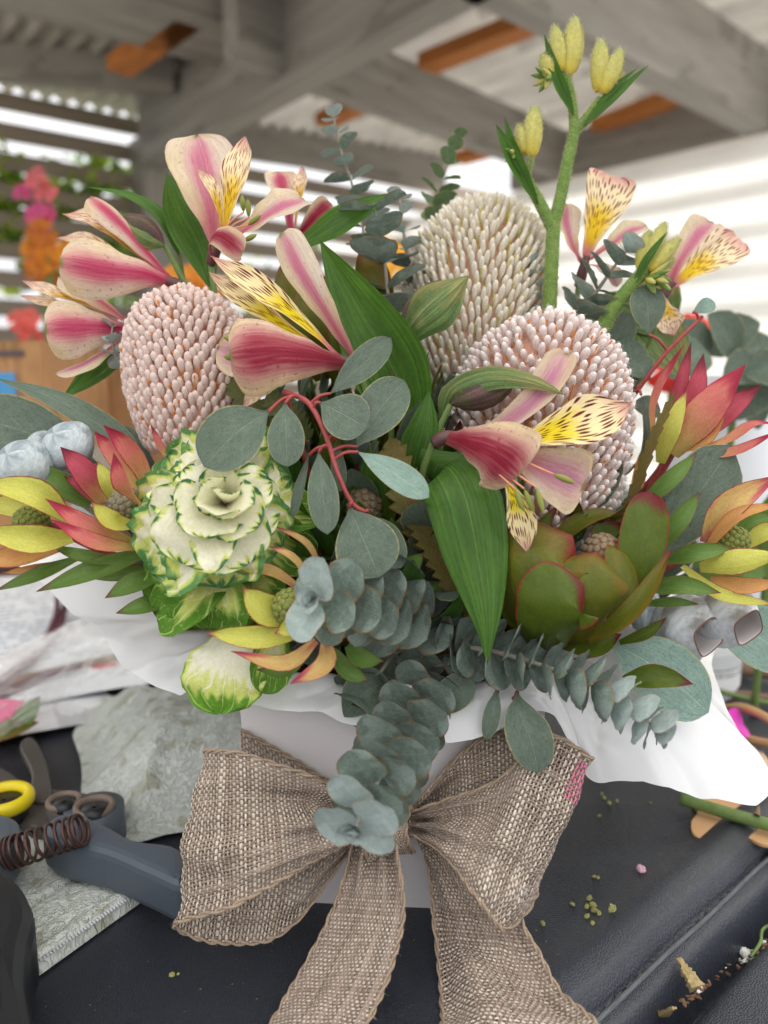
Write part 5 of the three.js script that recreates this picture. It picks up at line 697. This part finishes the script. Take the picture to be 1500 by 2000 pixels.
{ // towel: flat hem end in front, folded pile behind
  const towelMap = tex(512, 512, (u, v) => { const s = n2(u * 70 + 6 * n2(u * 30, v * 30), v * 110 + 5 * n2(u * 24 + 9, v * 24)), st = sstep(.6, .72, fbm(u * 5 + 3, v * 5, 4)); return mix3(mix3([196, 202, 192], [222, 226, 220], s), [156, 150, 122], st * .4); });
  const towelBump = grey(512, 512, (u, v) => { return n2(u * 70 + 6 * n2(u * 30, v * 30), v * 110 + 5 * n2(u * 24 + 9, v * 24)); }); for (const q of [towelMap, towelBump]) q.repeat.set(15, 15);
  M.towel = new THREE.MeshPhysicalMaterial({ map: towelMap, bumpMap: towelBump, bumpScale: .0012, roughness: .95, side: THREE.DoubleSide });
  const t = thing('towel', 'stained pale terry towel with a sewn hem under the secateurs', 'towel', hit(200, 1750));
  const A = hit(58, 1924), B = hit(332, 1726), ex = B.clone().sub(A), W = ex.length(); ex.normalize(); const ey = V(ex.z, 0, -ex.x); if (ey.z > 0) ey.negate();
  const sheetGeo = (u0, u1, v0, v1, hf, nu = 90, nv = 110) => { const pos = [], uv = [], idx = []; for (let j = 0; j <= nv; j++) for (let i = 0; i <= nu; i++) { const u = lerp(u0, u1, i / nu), v = lerp(v0, v1, j / nv), q = A.clone().addScaledVector(ex, u).addScaledVector(ey, v); q.y = hf(u, v); if (j === 0 || i === 0 || i === nu || j === nv) q.y = .0012; pos.push(q.x, q.y, q.z); uv.push(u * 1.0, v * 1.0); } for (let j = 0; j < nv; j++) for (let i = 0; i < nu; i++) { const a = j * (nu + 1) + i, b = a + nu + 1; idx.push(a, a + 1, b, b, a + 1, b + 1); } return geoOf(pos, uv, idx); };
  const ease = (x, a) => Math.min(1, x / a);
  part(t, 'hem_end', sheetGeo(-.25, W, 0, .26, (u, v) => .0058 + .0012 * fbm(u * 200, v * 200, 3) + .0022 * Math.exp(-Math.pow((v - .005) / .003, 2)) - .0022 * Math.exp(-Math.pow((v - .011) / .0012, 2)) - .003 * Math.exp(-Math.pow((v - .040) / .0014, 2)) + .0015 * sstep(.036, .03, v) + .002 * fbm(u * 12, v * 12, 2)), M.towel);
  part(t, 'folded_pile', (() => { const o = A.clone(); const c = hit(418, 1450); const pos = [], uv = [], idx = [], n = 90; for (let j = 0; j <= n; j++) for (let i = 0; i <= n; i++) { const u = lerp(-1, 1, i / n), v = lerp(-1, 1, j / n), th = -.42, X = u * (.085 + .016 * (fbm(v * 2.5 + 3, 1, 2) - .5) * 2), Z = v * (.115 + .014 * (fbm(u * 2.5, 8, 2) - .5) * 2), x = c.x + X * Math.cos(th) - Z * Math.sin(th), z = c.z + X * Math.sin(th) + Z * Math.cos(th), e = Math.min(1 - Math.abs(u), 1 - Math.abs(v)), f = fbm(u * 2.2 + 4, v * 2.2, 3); const h = .003 + Math.pow(sstep(0, .75, e + .12 * (f - .5)), .8) * (.024 + .03 * f) - .010 * Math.exp(-Math.pow((u * .7 - v - .25) / .08, 2)); pos.push(x, e <= 0 ? .003 : h + .0012 * fbm(u * 30, v * 30, 2) + .010 * (fbm(u * 4.5 + v * 2, v * 5, 3) - .5) * sstep(0, .3, e), z); uv.push(X, Z); } for (let j = 0; j < n; j++) for (let i = 0; i < n; i++) { const a = j * (n + 1) + i, b = a + n + 1; idx.push(a, b, a + 1, b, b + 1, a + 1); } return geoOf(pos, uv, idx); })(), M.towel);
  const hemS = [], hg = new THREE.CapsuleGeometry(.00075, .0075, 3, 5); for (let u = -.2; u < W; u += .0017) { const q = A.clone().addScaledVector(ex, u).addScaledVector(ey, .004); q.y = .0078; hemS.push(alongY(q, ey.clone().addScaledVector(ex, .2))); } stuffCopies(t, 'hem_stitches', hg, solid([204, 204, 208], { roughness: .9 }), hemS);
}
const CLEAR = new THREE.MeshPhysicalMaterial({ color: 0xffffff, transmission: .88, thickness: 0, roughness: .06, ior: 1.5, side: THREE.DoubleSide });
{
  const c = hit(215, 1345), t = thing('cellophane', 'crumpled clear cellophane heaped beside the towel', 'cellophane', c), pos = [], uv = [], idx = [], n = 80;
  for (let j = 0; j <= n; j++) for (let i = 0; i <= n; i++) { const u = lerp(-1, 1, i / n), v = lerp(-1, 1, j / n), a = .9, X = u * .12, Z = v * .06, r = Math.abs(fbm(v * 7 + u * 1.2, u * 1.6 + 2, 4) - .5) * 2, s = Math.abs(n2(v * 15 + u * 2, u * 3 + 8) - .5) * 2; pos.push(c.x + X * Math.cos(a) + Z * Math.sin(a), .012 + .06 * (1 - r) * (1 - .5 * (u * u + v * v)) * .8 + .012 * s, c.z - X * Math.sin(a) + Z * Math.cos(a)); uv.push(u, v); }
  for (let j = 0; j < n; j++) for (let i = 0; i < n; i++) { const a = j * (n + 1) + i, b = a + n + 1; idx.push(a, b, a + 1, b, b + 1, a + 1); }
  const g = geoOf(pos, uv, idx).toNonIndexed(); g.computeVertexNormals(); part(t, 'film', g, CLEAR);
}
{ // papers with print
  const canvas = document.createElement('canvas'); canvas.width = 512; canvas.height = 512; const x = canvas.getContext('2d'); x.fillStyle = '#e4e8ee'; x.fillRect(0, 0, 512, 512); x.fillStyle = '#8d93a0'; seed = 99; for (let k = 0; k < 22; k++) for (let q = 40; q < 330;) { const w = rr(8, 40); if (rnd() > .25) x.fillRect(q, 40 + k * 17, w, 5); q += w + 7; }
  x.fillStyle = '#d8646e'; x.fillRect(60, 440, 90, 26); x.fillRect(330, 430, 70, 22);
  const pm = new THREE.CanvasTexture(canvas); pm.colorSpace = THREE.SRGBColorSpace; const pmat = new THREE.MeshPhysicalMaterial({ map: pm, roughness: .7, side: THREE.DoubleSide });
  const quad = (a, b, c, d, lift) => { const P = [a, b, c, d].map(q => hit(q[0], q[1], lift)), n = 12, pos = [], uv = [], idx = []; for (let j = 0; j <= n; j++) for (let i = 0; i <= n; i++) { const u = i / n, v = j / n, q = P[0].clone().lerp(P[1], u).lerp(P[3].clone().lerp(P[2], u), v); q.y += .004 * Math.sin(u * 3) * Math.sin(v * 2.6); pos.push(q.x, q.y, q.z); uv.push(u, 1 - v); } for (let j = 0; j < n; j++) for (let i = 0; i < n; i++) { const k = j * (n + 1) + i, m = k + n + 1; idx.push(k, m, k + 1, m, m + 1, k + 1); } return geoOf(pos, uv, idx); };
  const t = thing('printed_sheet', 'white printed sheet with a pink mark under the cut purple stems', 'paper', hit(60, 1300, .004)); part(t, 'sheet', quad([-120, 1130], [190, 1120], [330, 1330], [-60, 1400], .008), pmat);
  const t2 = thing('printed_sheet', 'blank white sheet beneath the printed one and the pink tag', 'paper', hit(60, 1400, .002)); part(t2, 'sheet', quad([-160, 1290], [120, 1270], [260, 1400], [-120, 1470], .0035), new THREE.MeshPhysicalMaterial({ map: paint([226, 228, 232], 3).map, roughness: .7, side: THREE.DoubleSide }));
}
function twig(label, pts, r, mat) { const p = pts.map(q => hit(q[0], q[1], q[2])), t = thing('cut_stem', label, 'stem', p[0]); part(t, 'stalk', tube(p, q => r * (1.1 - .3 * q), 16, 7), mat); return t; }
const tw = twig('dark purple cut stem with a fork lying over the printed sheet', [[-30, 1350, .014], [60, 1290, .018], [110, 1235, .022], [128, 1180, .026]], .0045, M.stemPurple); part(tw, 'fork', tube([hit(80, 1270, .02), hit(110, 1200, .028), hit(112, 1160, .034)], .003, 10, 6), M.stemPurple);
twig('thin purple cut stem lying straight below the forked one', [[-30, 1372, .012], [80, 1322, .016], [160, 1298, .018]], .0038, M.stemPurple);
twig('dark grey cut stem crossing toward the wrap', [[-20, 1345, .008], [90, 1320, .01], [230, 1285, .012]], .006, M.stemBrown);
{ const t = thing('pink_tag', 'bright pink plastic tag with a green leaf against it', 'tag', hit(20, 1390, .005)); part(t, 'card', slab([[-60, 1360], [48, 1366], [56, 1384], [40, 1396], [-60, 1420]], .016, .006, .002, false), solid([226, 88, 142], { roughness: .5 })); const l = thing('fallen_leaf', 'small olive leaf leaning on the pink tag', 'leaf', hit(60, 1400, .002)); part(l, 'blade', blade({ p: [hit(10, 1440, .004), hit(50, 1400, .02), hit(78, 1360, .032)], w: .008, prof: 'ell' }), M.brGreen); const l2 = thing('fallen_leaf', 'brownish fallen leaf on the bench behind the hooked blade', 'leaf', hit(20, 1440, .002)); part(l2, 'blade', blade({ p: [hit(-40, 1450, .004), hit(20, 1425, .018), hit(75, 1410, .012)], w: .012, prof: 'ell', n: V(0, 1, .4) }), M.brOlive); }
{ // right side
  const kraft = new THREE.MeshPhysicalMaterial({ map: tex(256, 256, (u, v) => { const g = .92 + .14 * fbm(u * 40, v * 40, 3); return [206 * g, 162 * g, 116 * g]; }), roughness: .8 });
  const t = thing('kraft_tag', 'scalloped brown kraft card tag under the thick green stem', 'tag', hit(1430, 1600)); part(t, 'card', slab([[1352, 1560], [1362, 1586], [1350, 1604], [1358, 1632], [1396, 1646], [1432, 1643], [1456, 1634], [1490, 1648], [1560, 1650], [1560, 1500], [1440, 1520]], .0032, .0022, .0004), kraft);
  const s = thing('cut_stem', 'thick bright green cut stem lying over the kraft tag', 'stem', hit(1340, 1565, .006)); part(s, 'stalk', tube([hit(1330, 1560, .009), hit(1420, 1588, .009), hit(1540, 1622, .009)], .0038, 16, 9), M.stemGreen);
  part(s, 'thorn', spindle(hit(1478, 1594, .013), hit(1482, 1572, .016), [[0, .002], [.5, .0015], [1, .0002]], 6), M.stemBrown);
  const canvas = document.createElement('canvas'); canvas.width = 1024; canvas.height = 256; const x = canvas.getContext('2d'); x.fillStyle = '#eceded'; x.fillRect(0, 0, 1024, 256); x.fillStyle = '#2c2c30'; x.fillRect(0, 118, 1024, 7); seed = 31; for (let q = 0; q < 1024;) { const w = rr(5, 13); if (rnd() > .2) { x.fillRect(q, 134, 3, 26); x.fillRect(q, 134 + 12 * Math.round(rnd() * 2), w * .7, 4); } q += w + 3; } x.fillRect(0, 166, 1024, 4); x.fillStyle = '#8aa0a8'; for (let k = 0; k < 5; k++) x.fillRect(0, 40 + k * 15, 1024, 4);
  const pm = new THREE.CanvasTexture(canvas); pm.colorSpace = THREE.SRGBColorSpace; pm.wrapS = THREE.RepeatWrapping;
  const c = hit(1358, 1352), b = thing('white_pot', 'squat white plastic pot with a band of black print, behind the wrap', 'pot', c); const g = new THREE.LatheGeometry([[.001, 0], [.026, 0], [.031, .004], [.034, .014], [.034, .05], [.0335, .058], [.029, .064], [.029, .071], [.0305, .072], [.0305, .082], [.028, .084], [.001, .084]].map(q => new THREE.Vector2(...q)), 40); g.translate(c.x, 0, c.z); part(b, 'body', g, solid([236, 237, 238], { roughness: .35 }));
  const lab = new THREE.CylinderGeometry(.0344, .0344, .036, 48, 1, true); lab.translate(c.x, .032, c.z); part(b, 'label', lab, new THREE.MeshPhysicalMaterial({ map: pm, roughness: .5, side: THREE.DoubleSide }));
  const hp = hit(1450, 1470, .004), loop = thing('kraft_loop', 'looped handle of brown twisted paper on the bench near the wrap', 'paper handle', hp); part(loop, 'strand', tube([hit(1400, 1385, .006), hit(1450, 1382, .02), hit(1510, 1410, .024), hit(1545, 1440, .02), hit(1510, 1452, .012), hit(1430, 1436, .006)], .0032, 40, 7), kraft);
  const l2 = thing('cut_stem', 'brown twig lying behind the twisted paper handle', 'stem', hit(1440, 1355, .004)); part(l2, 'stalk', tube([hit(1380, 1352, .005), hit(1450, 1358, .007), hit(1560, 1374, .008)], .0042, 10, 6), M.stemBrown);
  const l3 = thing('cut_stem', 'thin green stem touching the white pot', 'stem', hit(1400, 1350, .004)); part(l3, 'stalk', tube([hit(1388, 1345, .02), hit(1450, 1362, .014), hit(1560, 1386, .01)], .0022, 10, 6), M.stemGreen);
  const l4 = thing('cut_stem', 'dark brown twig farthest back on the bench near the white pot', 'stem', hit(1460, 1310, .004)); part(l4, 'stalk', tube([hit(1420, 1305, .006), hit(1480, 1312, .008), hit(1600, 1330, .008)], .006, 10, 6), M.stemBrown);
  const mp = hit(1432, 1432, .002), m = thing('fallen_petal', 'bright magenta petal curled beside the wrap', 'petal', mp); part(m, 'blade', blade({ p: [hit(1412, 1440, .004), hit(1432, 1418, .016), hit(1452, 1416, .006)], w: .011, prof: 'broad', n: V(0, .6, .8), cup: .4 }), solid([226, 70, 190], { roughness: .6, side: THREE.DoubleSide }));
  const yp = hit(1480, 1495, .002), y = thing('fallen_petal', 'crumpled cream yellow petals beside the kraft tag', 'petal', yp); for (let k = 0; k < 4; k++) part(y, 'petal', blade({ p: [hit(1478, 1500, .003), hit(1478 + 10 * Math.cos(k * 2), 1490 + 10 * Math.sin(k * 2), .012), hit(1480 + 26 * Math.cos(k * 2 + .5), 1488 + 26 * Math.sin(k * 2 + .5), .008)], w: .006, prof: 'obov', n: V(0, 1, .5), ruf: .2 }), M.inner2);
}
{ // crumbs and chips
  seed = 515; const { hgt, p1, ac } = globalThis.benchInfo, onB = (x, y) => { let q = hit(x, y, 0); for (let k = 0; k < 3; k++) q = hit(x, y, hgt(q.clone().sub(p1).dot(ac))); return q; };
  const crumb = new THREE.IcosahedronGeometry(1, 3); { const P = crumb.attributes.position; for (let i = 0; i < P.count; i++) { const f = .75 + .5 * n2(P.getX(i) * 3 + 9, P.getY(i) * 3 + P.getZ(i) * 5 + 9); P.setXYZ(i, P.getX(i) * f, P.getY(i) * f * .7, P.getZ(i) * f); } crumb.computeVertexNormals(); }
  const cg = solid([152, 150, 92], { roughness: .8 }), cp = solid([224, 176, 190], { roughness: .7 }), cw = solid([222, 222, 216], { roughness: .7 });
  const base = onB(1150, 1775), t = thing('plant_crumbs', 'scatter of tiny yellow green plant crumbs on the black vinyl', 'crumbs', base); t.userData.kind = 'stuff';
  const A = []; for (const [x, y, s] of [[1118, 1768, 1], [1151, 1757, 1.2], [1158, 1770, 1.4], [1160, 1780, 1.3], [1170, 1786, 1], [1146, 1773, 1], [1146, 1792, 1.1], [1157, 1805, .9], [1196, 1779, 2.0], [1060, 1806, 1.0], [1160, 1714, .9], [1168, 1716, .8], [1180, 1560, 1], [1190, 1570, 1.2], [1170, 1595, .8], [336, 1906, 1.1], [348, 1905, .5], [1205, 1566, .8], [1175, 1552, .8], [1270, 1570, .7]]) { const q = onB(x, y); q.y += .0007; A.push(new THREE.Matrix4().compose(q, new THREE.Quaternion().setFromEuler(new THREE.Euler(rnd(), rnd() * 6, rnd())), V(s, s * .8, s * .8).multiplyScalar(.00145))); } for (let k = 0; k < 90; k++) { const q = onB(rr(80, 1480), rr(1700, 1990)); q.y += .0002; const s = rr(.0001, .00035); A.push(new THREE.Matrix4().compose(q, new THREE.Quaternion(), V(s, s, s))); } stuffCopies(t, 'crumbs', crumb, cg, A);
  const one = (name, label, cat, x, y, s, mat) => { const q = onB(x, y); q.y += s * .5; const k = thing(name, label, cat, q); put(k, 'body', crumb, mat, new THREE.Matrix4().compose(q, new THREE.Quaternion(), V(s, s, s * 1.3))); };
  one('petal_scrap', 'tiny pale pink petal scrap alone on the black vinyl', 'scrap', 1252, 1701, .0024, cp); one('white_pebble', 'small round white bead in the gap between the cushions', 'bead', 1458, 1868, .0030, cw);
  const chip = (label, pts, w, h) => { const P = pts.map(q => onB(q[0], q[1])), t = thing('stem_chip', label, 'wood chip', P[0]); P[0].y += .004; P[1].y += h; const d = P[1].clone().sub(P[0]), L = d.length(); const g = new THREE.BoxGeometry(w, L, w * .45, 5, 14, 3), q = g.attributes.position; for (let i = 0; i < q.count; i++) { const v = q.getY(i) / L + .5, f = lerp(1.25, .4, v) + .5 * (n2(v * 14, q.getX(i) * 900 + 7) - .5); q.setX(i, q.getX(i) * f); q.setZ(i, q.getZ(i) * f); } g.computeVertexNormals(); g.applyMatrix4(alongY(P[0].clone().add(P[1]).multiplyScalar(.5), d)); part(t, 'splinter', g, new THREE.MeshPhysicalMaterial({ map: barkTex([188, 168, 122], [132, 112, 70], 41), roughness: .8 })); };
  chip('pale split stem chip standing out of the gap between the cushions', [[1362, 1945], [1322, 1908]], .0062, .010); chip('flat split stem chip lying lower in the gap between the cushions', [[1270, 2006], [1316, 1984]], .006, .004);
  const deb = thing('gap_debris', 'brown and white scraps caught along the gap between the cushions', 'debris', onB(1420, 1900)); deb.userData.kind = 'stuff'; const D1 = [], D2 = []; for (let k = 0; k < 60; k++) { const f = rnd(), q = onB(lerp(1330, 1500, f) + rr(-8, 8), lerp(1968, 1836, f) + rr(-8, 8)); const s = rr(.0004, .0011); q.y += s * .5; (k % 6 ? D1 : D2).push(new THREE.Matrix4().compose(q, new THREE.Quaternion().setFromEuler(new THREE.Euler(rnd() * 3, rnd() * 6, 0)), V(s, s, s * 2))); } stuffCopies(deb, 'scraps', crumb, solid([112, 84, 64], { roughness: .9 }), D1); stuffCopies(deb, 'pale_scraps', crumb, cw, D2);
  const tn = thing('tendril', 'thin curling green tendril at the gap between the cushions', 'stem', onB(1470, 1870)); const tp = [[1466, 1872, 0], [1482, 1858, .003], [1490, 1836, .006], [1510, 1820, .004]].map(q => { const p = onB(q[0], q[1]); p.y += .001 + q[2]; return p; }); part(tn, 'strand', tube(tp, .0009, 16, 5), M.stemGreen);
}
// ---------- behind the bouquet ----------
{
  const kraft = paint([190, 142, 96], 17, { roughness: .85 });
  const cb = (label, x0, x1, ytop, d, dep, lab) => { const a = at(x0, ytop, d), b = at(x1, ytop, d), w = b.x - a.x, h = a.y, t = thing('cardboard_box', label, 'box', V((a.x + b.x) / 2, 0, a.z - dep / 2)); const g = new THREE.BoxGeometry(w, h, dep); g.translate((a.x + b.x) / 2, h / 2 + .0015, a.z - dep / 2); part(t, 'carton', g, kraft); return { t, a, b, h }; };
  const k = cb('brown cardboard carton with a blue sticker at its corner', -260, 78, 668, 1.05, .25);
  const s0 = at(-60, 760, 1.046), s1 = at(22, 805, 1.046), st = new THREE.BoxGeometry(s1.x - s0.x, .075, .001); st.translate((s0.x + s1.x) / 2, (s0.y + s1.y) / 2, k.a.z + .0025); part(k.t, 'sticker', st, solid([78, 150, 206], { roughness: .5 }), 'blue sticker'); const d0 = at(-10, 690, 1.046), pr = new THREE.BoxGeometry(.075, .008, .0006); pr.translate(d0.x, d0.y, k.a.z + .0015); part(k.t, 'print', pr, solid([96, 82, 84], { roughness: .8 }));
  cb('plain brown cardboard carton behind the glass jar', 104, 420, 700, 1.35, .3);
  const jp = hit(210, 1120), jt = thing('glass_jar', 'clear glass jar with cut greenery behind the pink banksia', 'jar', V(at(210, 760, .78).x, 0, at(210, 760, .78).z)), jb = baseOf.get(jt), g = new THREE.LatheGeometry([[.001, .002], [.04, .002], [.043, .01], [.043, .16], [.036, .18], [.036, .2]].map(q => new THREE.Vector2(...q)), 32); g.translate(jb.x, 0, jb.z); part(jt, 'glass', g, new THREE.MeshPhysicalMaterial({ color: 0xe8f0ee, transmission: .9, thickness: 0, roughness: .1, side: THREE.DoubleSide }));
  const gm = paint([178, 186, 176], 19, { roughness: .9 }); const w = new THREE.CylinderGeometry(.038, .038, .15, 20); w.translate(jb.x, .078, jb.z); part(jt, 'filling', w, gm);
  // blurred flowers and leaves by the fence
  const posy = (label, cat, c, d, n, spread, size, mats, name, grn) => { seed = Math.round(c[0] * 3 + c[1] * 7); const C = at(c[0], c[1], d), t = thing(name, label, cat, V(C.x, C.y - spread, C.z)); for (let i = 0; i < n; i++) { const o = V(rr(-1, 1), rr(-1, 1), rr(-1, 1)).multiplyScalar(spread).add(C), bl = partGroup(t, 'blossom'); const dd = V(rr(-.6, .6), rr(-.2, .8), 1).normalize(); const x = V(dd.z, 0, -dd.x).normalize(), y = dd.clone().cross(x); for (let q = 0; q < 6; q++) { const a = q * 1.047 + rr(-.2, .2), R = x.clone().multiplyScalar(Math.cos(a)).addScaledVector(y, Math.sin(a)); part(bl, 'petal', blade({ p: [o, o.clone().addScaledVector(R, size * .6).addScaledVector(dd, size * .3), o.clone().addScaledVector(R, size)], w: size * .42, prof: 'obov', n: dd, nu: 4, nv: 6 }), mats[i % mats.length]); } }
    part(t, 'stem', tube([C, V(C.x, C.y - .25, C.z), V(C.x, Math.min(0, C.y - .5), C.z)], .006, 8, 5), M.stemGreen); };
  const flat = c => new THREE.MeshPhysicalMaterial({ color: new THREE.Color(...c.map(x => Math.pow(x / 255, 2.2))), roughness: .8, side: THREE.DoubleSide, transmission: .35, thickness: 0 });
  posy('spray of orange blossoms in front of the slat fence', 'flowers', [95, 500], 1.5, 8, .05, .03, [flat([236, 150, 30]), flat([206, 120, 40])], 'orange_flowers');
  posy('bright pink blossom spray near the slat fence, above the orange one', 'flowers', [72, 400], 1.6, 6, .05, .026, [flat([226, 90, 150]), flat([236, 120, 130])], 'pink_flowers');
  posy('coral blossoms above the cardboard carton', 'flowers', [62, 655], 1.4, 5, .035, .02, [flat([236, 110, 100])], 'coral_flowers');
  posy('orange blossom behind the fence post and slim purple bud', 'flowers', [365, 548], 1.3, 4, .03, .035, [flat([240, 160, 50])], 'orange_flowers');
  posy('small yellow blossom behind the spaced round eucalyptus leaves', 'flowers', [758, 500], 1.0, 2, .012, .03, [flat([246, 176, 40])], 'yellow_flowers');
  posy('red blossom behind the coral red leucadendron', 'flowers', [1322, 690], .72, 3, .012, .03, [flat([242, 62, 56])], 'red_flowers');
  posy('pale pink blossoms by the green leaves beside the white vase', 'flowers', [1490, 800], .9, 4, .03, .03, [flat([240, 200, 205])], 'blush_flowers');
  const vine = thing('fence_vine', 'sunlit green vine leaves growing beyond the slat fence', 'vine', V(-1.5, -.78, -2.6)); vine.userData.kind = 'stuff'; seed = 777; const lg = blade({ p: [V(0, 0, 0), V(0, .5, .1), V(0, 1, -.05)], w: .4, n: V(0, 0, 1), prof: 'ell', nu: 4, nv: 6 }), La = [], Lb = []; const s0v = at(-60, 700, 3.15);
  for (let k = 0; k < 1900; k++) { const u = k % 4 ? rr(.05, .85) : rr(.8, 3.0), h = k % 4 ? rr(.55, 1.2) : rr(.2, .95), q = s0v.clone().addScaledVector(AX, u).addScaledVector(V(-.626, 0, -.78), rr(.05, .3)); q.y = .05 + h; if (fbm(u * 4 + 4, h * 6 + 7, 3) < .42) continue; (k % 3 ? La : Lb).push(alongY(q, V(rr(-1, 1), rr(-1, .4), rr(-1, 1)).normalize(), rr(.05, .09))); }
  for (let k = 0; k < 110; k++) { const q = s0v.clone().addScaledVector(AX, rr(.1, .8)).addScaledVector(V(.626, 0, .78), rr(.03, .12)); q.y = rr(.7, 1.2); La.push(alongY(q, V(rr(-1, 1), rr(-1, .2), rr(-1, 1)).normalize(), rr(.03, .055))); }
  stuffCopies(vine, 'leaves', lg, sheet(leafTex([190, 206, 70], [140, 176, 56], [190, 200, 100], null, { sd: 61 }), { transmission: .6 }), La); stuffCopies(vine, 'dark_leaves', lg, sheet(leafTex([110, 150, 60], [80, 120, 50], [130, 150, 80], null, { sd: 63 }), { transmission: .5 }), Lb);
  const ve = V(at(1405, 900, .72).x, 0, at(1405, 900, .72).z), vt = thing('white_vase', 'white vase standing behind the coral and yellow leucadendrons', 'vase', ve), vg = new THREE.LatheGeometry([[.001, .002], [.04, .002], [.05, .06], [.048, .16], [.04, .24], [.036, .27], [.033, .27], [.03, .05], [.001, .05]].map(q => new THREE.Vector2(...q)), 32); vg.translate(ve.x, 0, ve.z); part(vt, 'body', vg, solid([232, 234, 240], { roughness: .35 }));
  const bunch = (label, pts, d, mat, sz, n, sd) => { seed = sd; const c = at(pts[0], pts[1], d), t = thing('cut_foliage', label, 'foliage', V(c.x, 0, c.z)); for (let k = 0; k < n; k++) { const p = at(pts[0] + rr(-pts[2], pts[2]), pts[1] + rr(-pts[3], pts[3]), d + rr(-.03, .03)), e = p.clone().add(V(rr(-1, 1), rr(-.7, 1), rr(-.3, .5)).normalize().multiplyScalar(sz)); part(t, 'leaf', blade({ p: [p, p.clone().lerp(e, .5).add(V(0, .004, .004)), e], w: sz * .36, prof: 'ell', nu: 5, nv: 8 }), mat); } part(t, 'stem', tube([c, V(c.x, c.y * .5, c.z), V(c.x, .002, c.z)], .003, 8, 5), M.stemGreen); };
  bunch('dark grey eucalyptus leaves outlined against the white wall', [1440, 700, 70, 50], .62, M.ovateMid, .045, 11, 81);
  bunch('bright green leaves standing beside the white vase', [1490, 880, 55, 90], .78, M.green[0], .06, 14, 83);
  bunch('green leaves low behind the yellow leucadendron and gumnuts', [1500, 1090, 40, 60], .6, M.brGreen, .05, 9, 85);
  bunch('dim green leaves behind the cream banksia and striped flower', [1215, 640, 60, 30], .5, M.greenGrey, .045, 8, 87);
}
renderer.render(scene, camera);
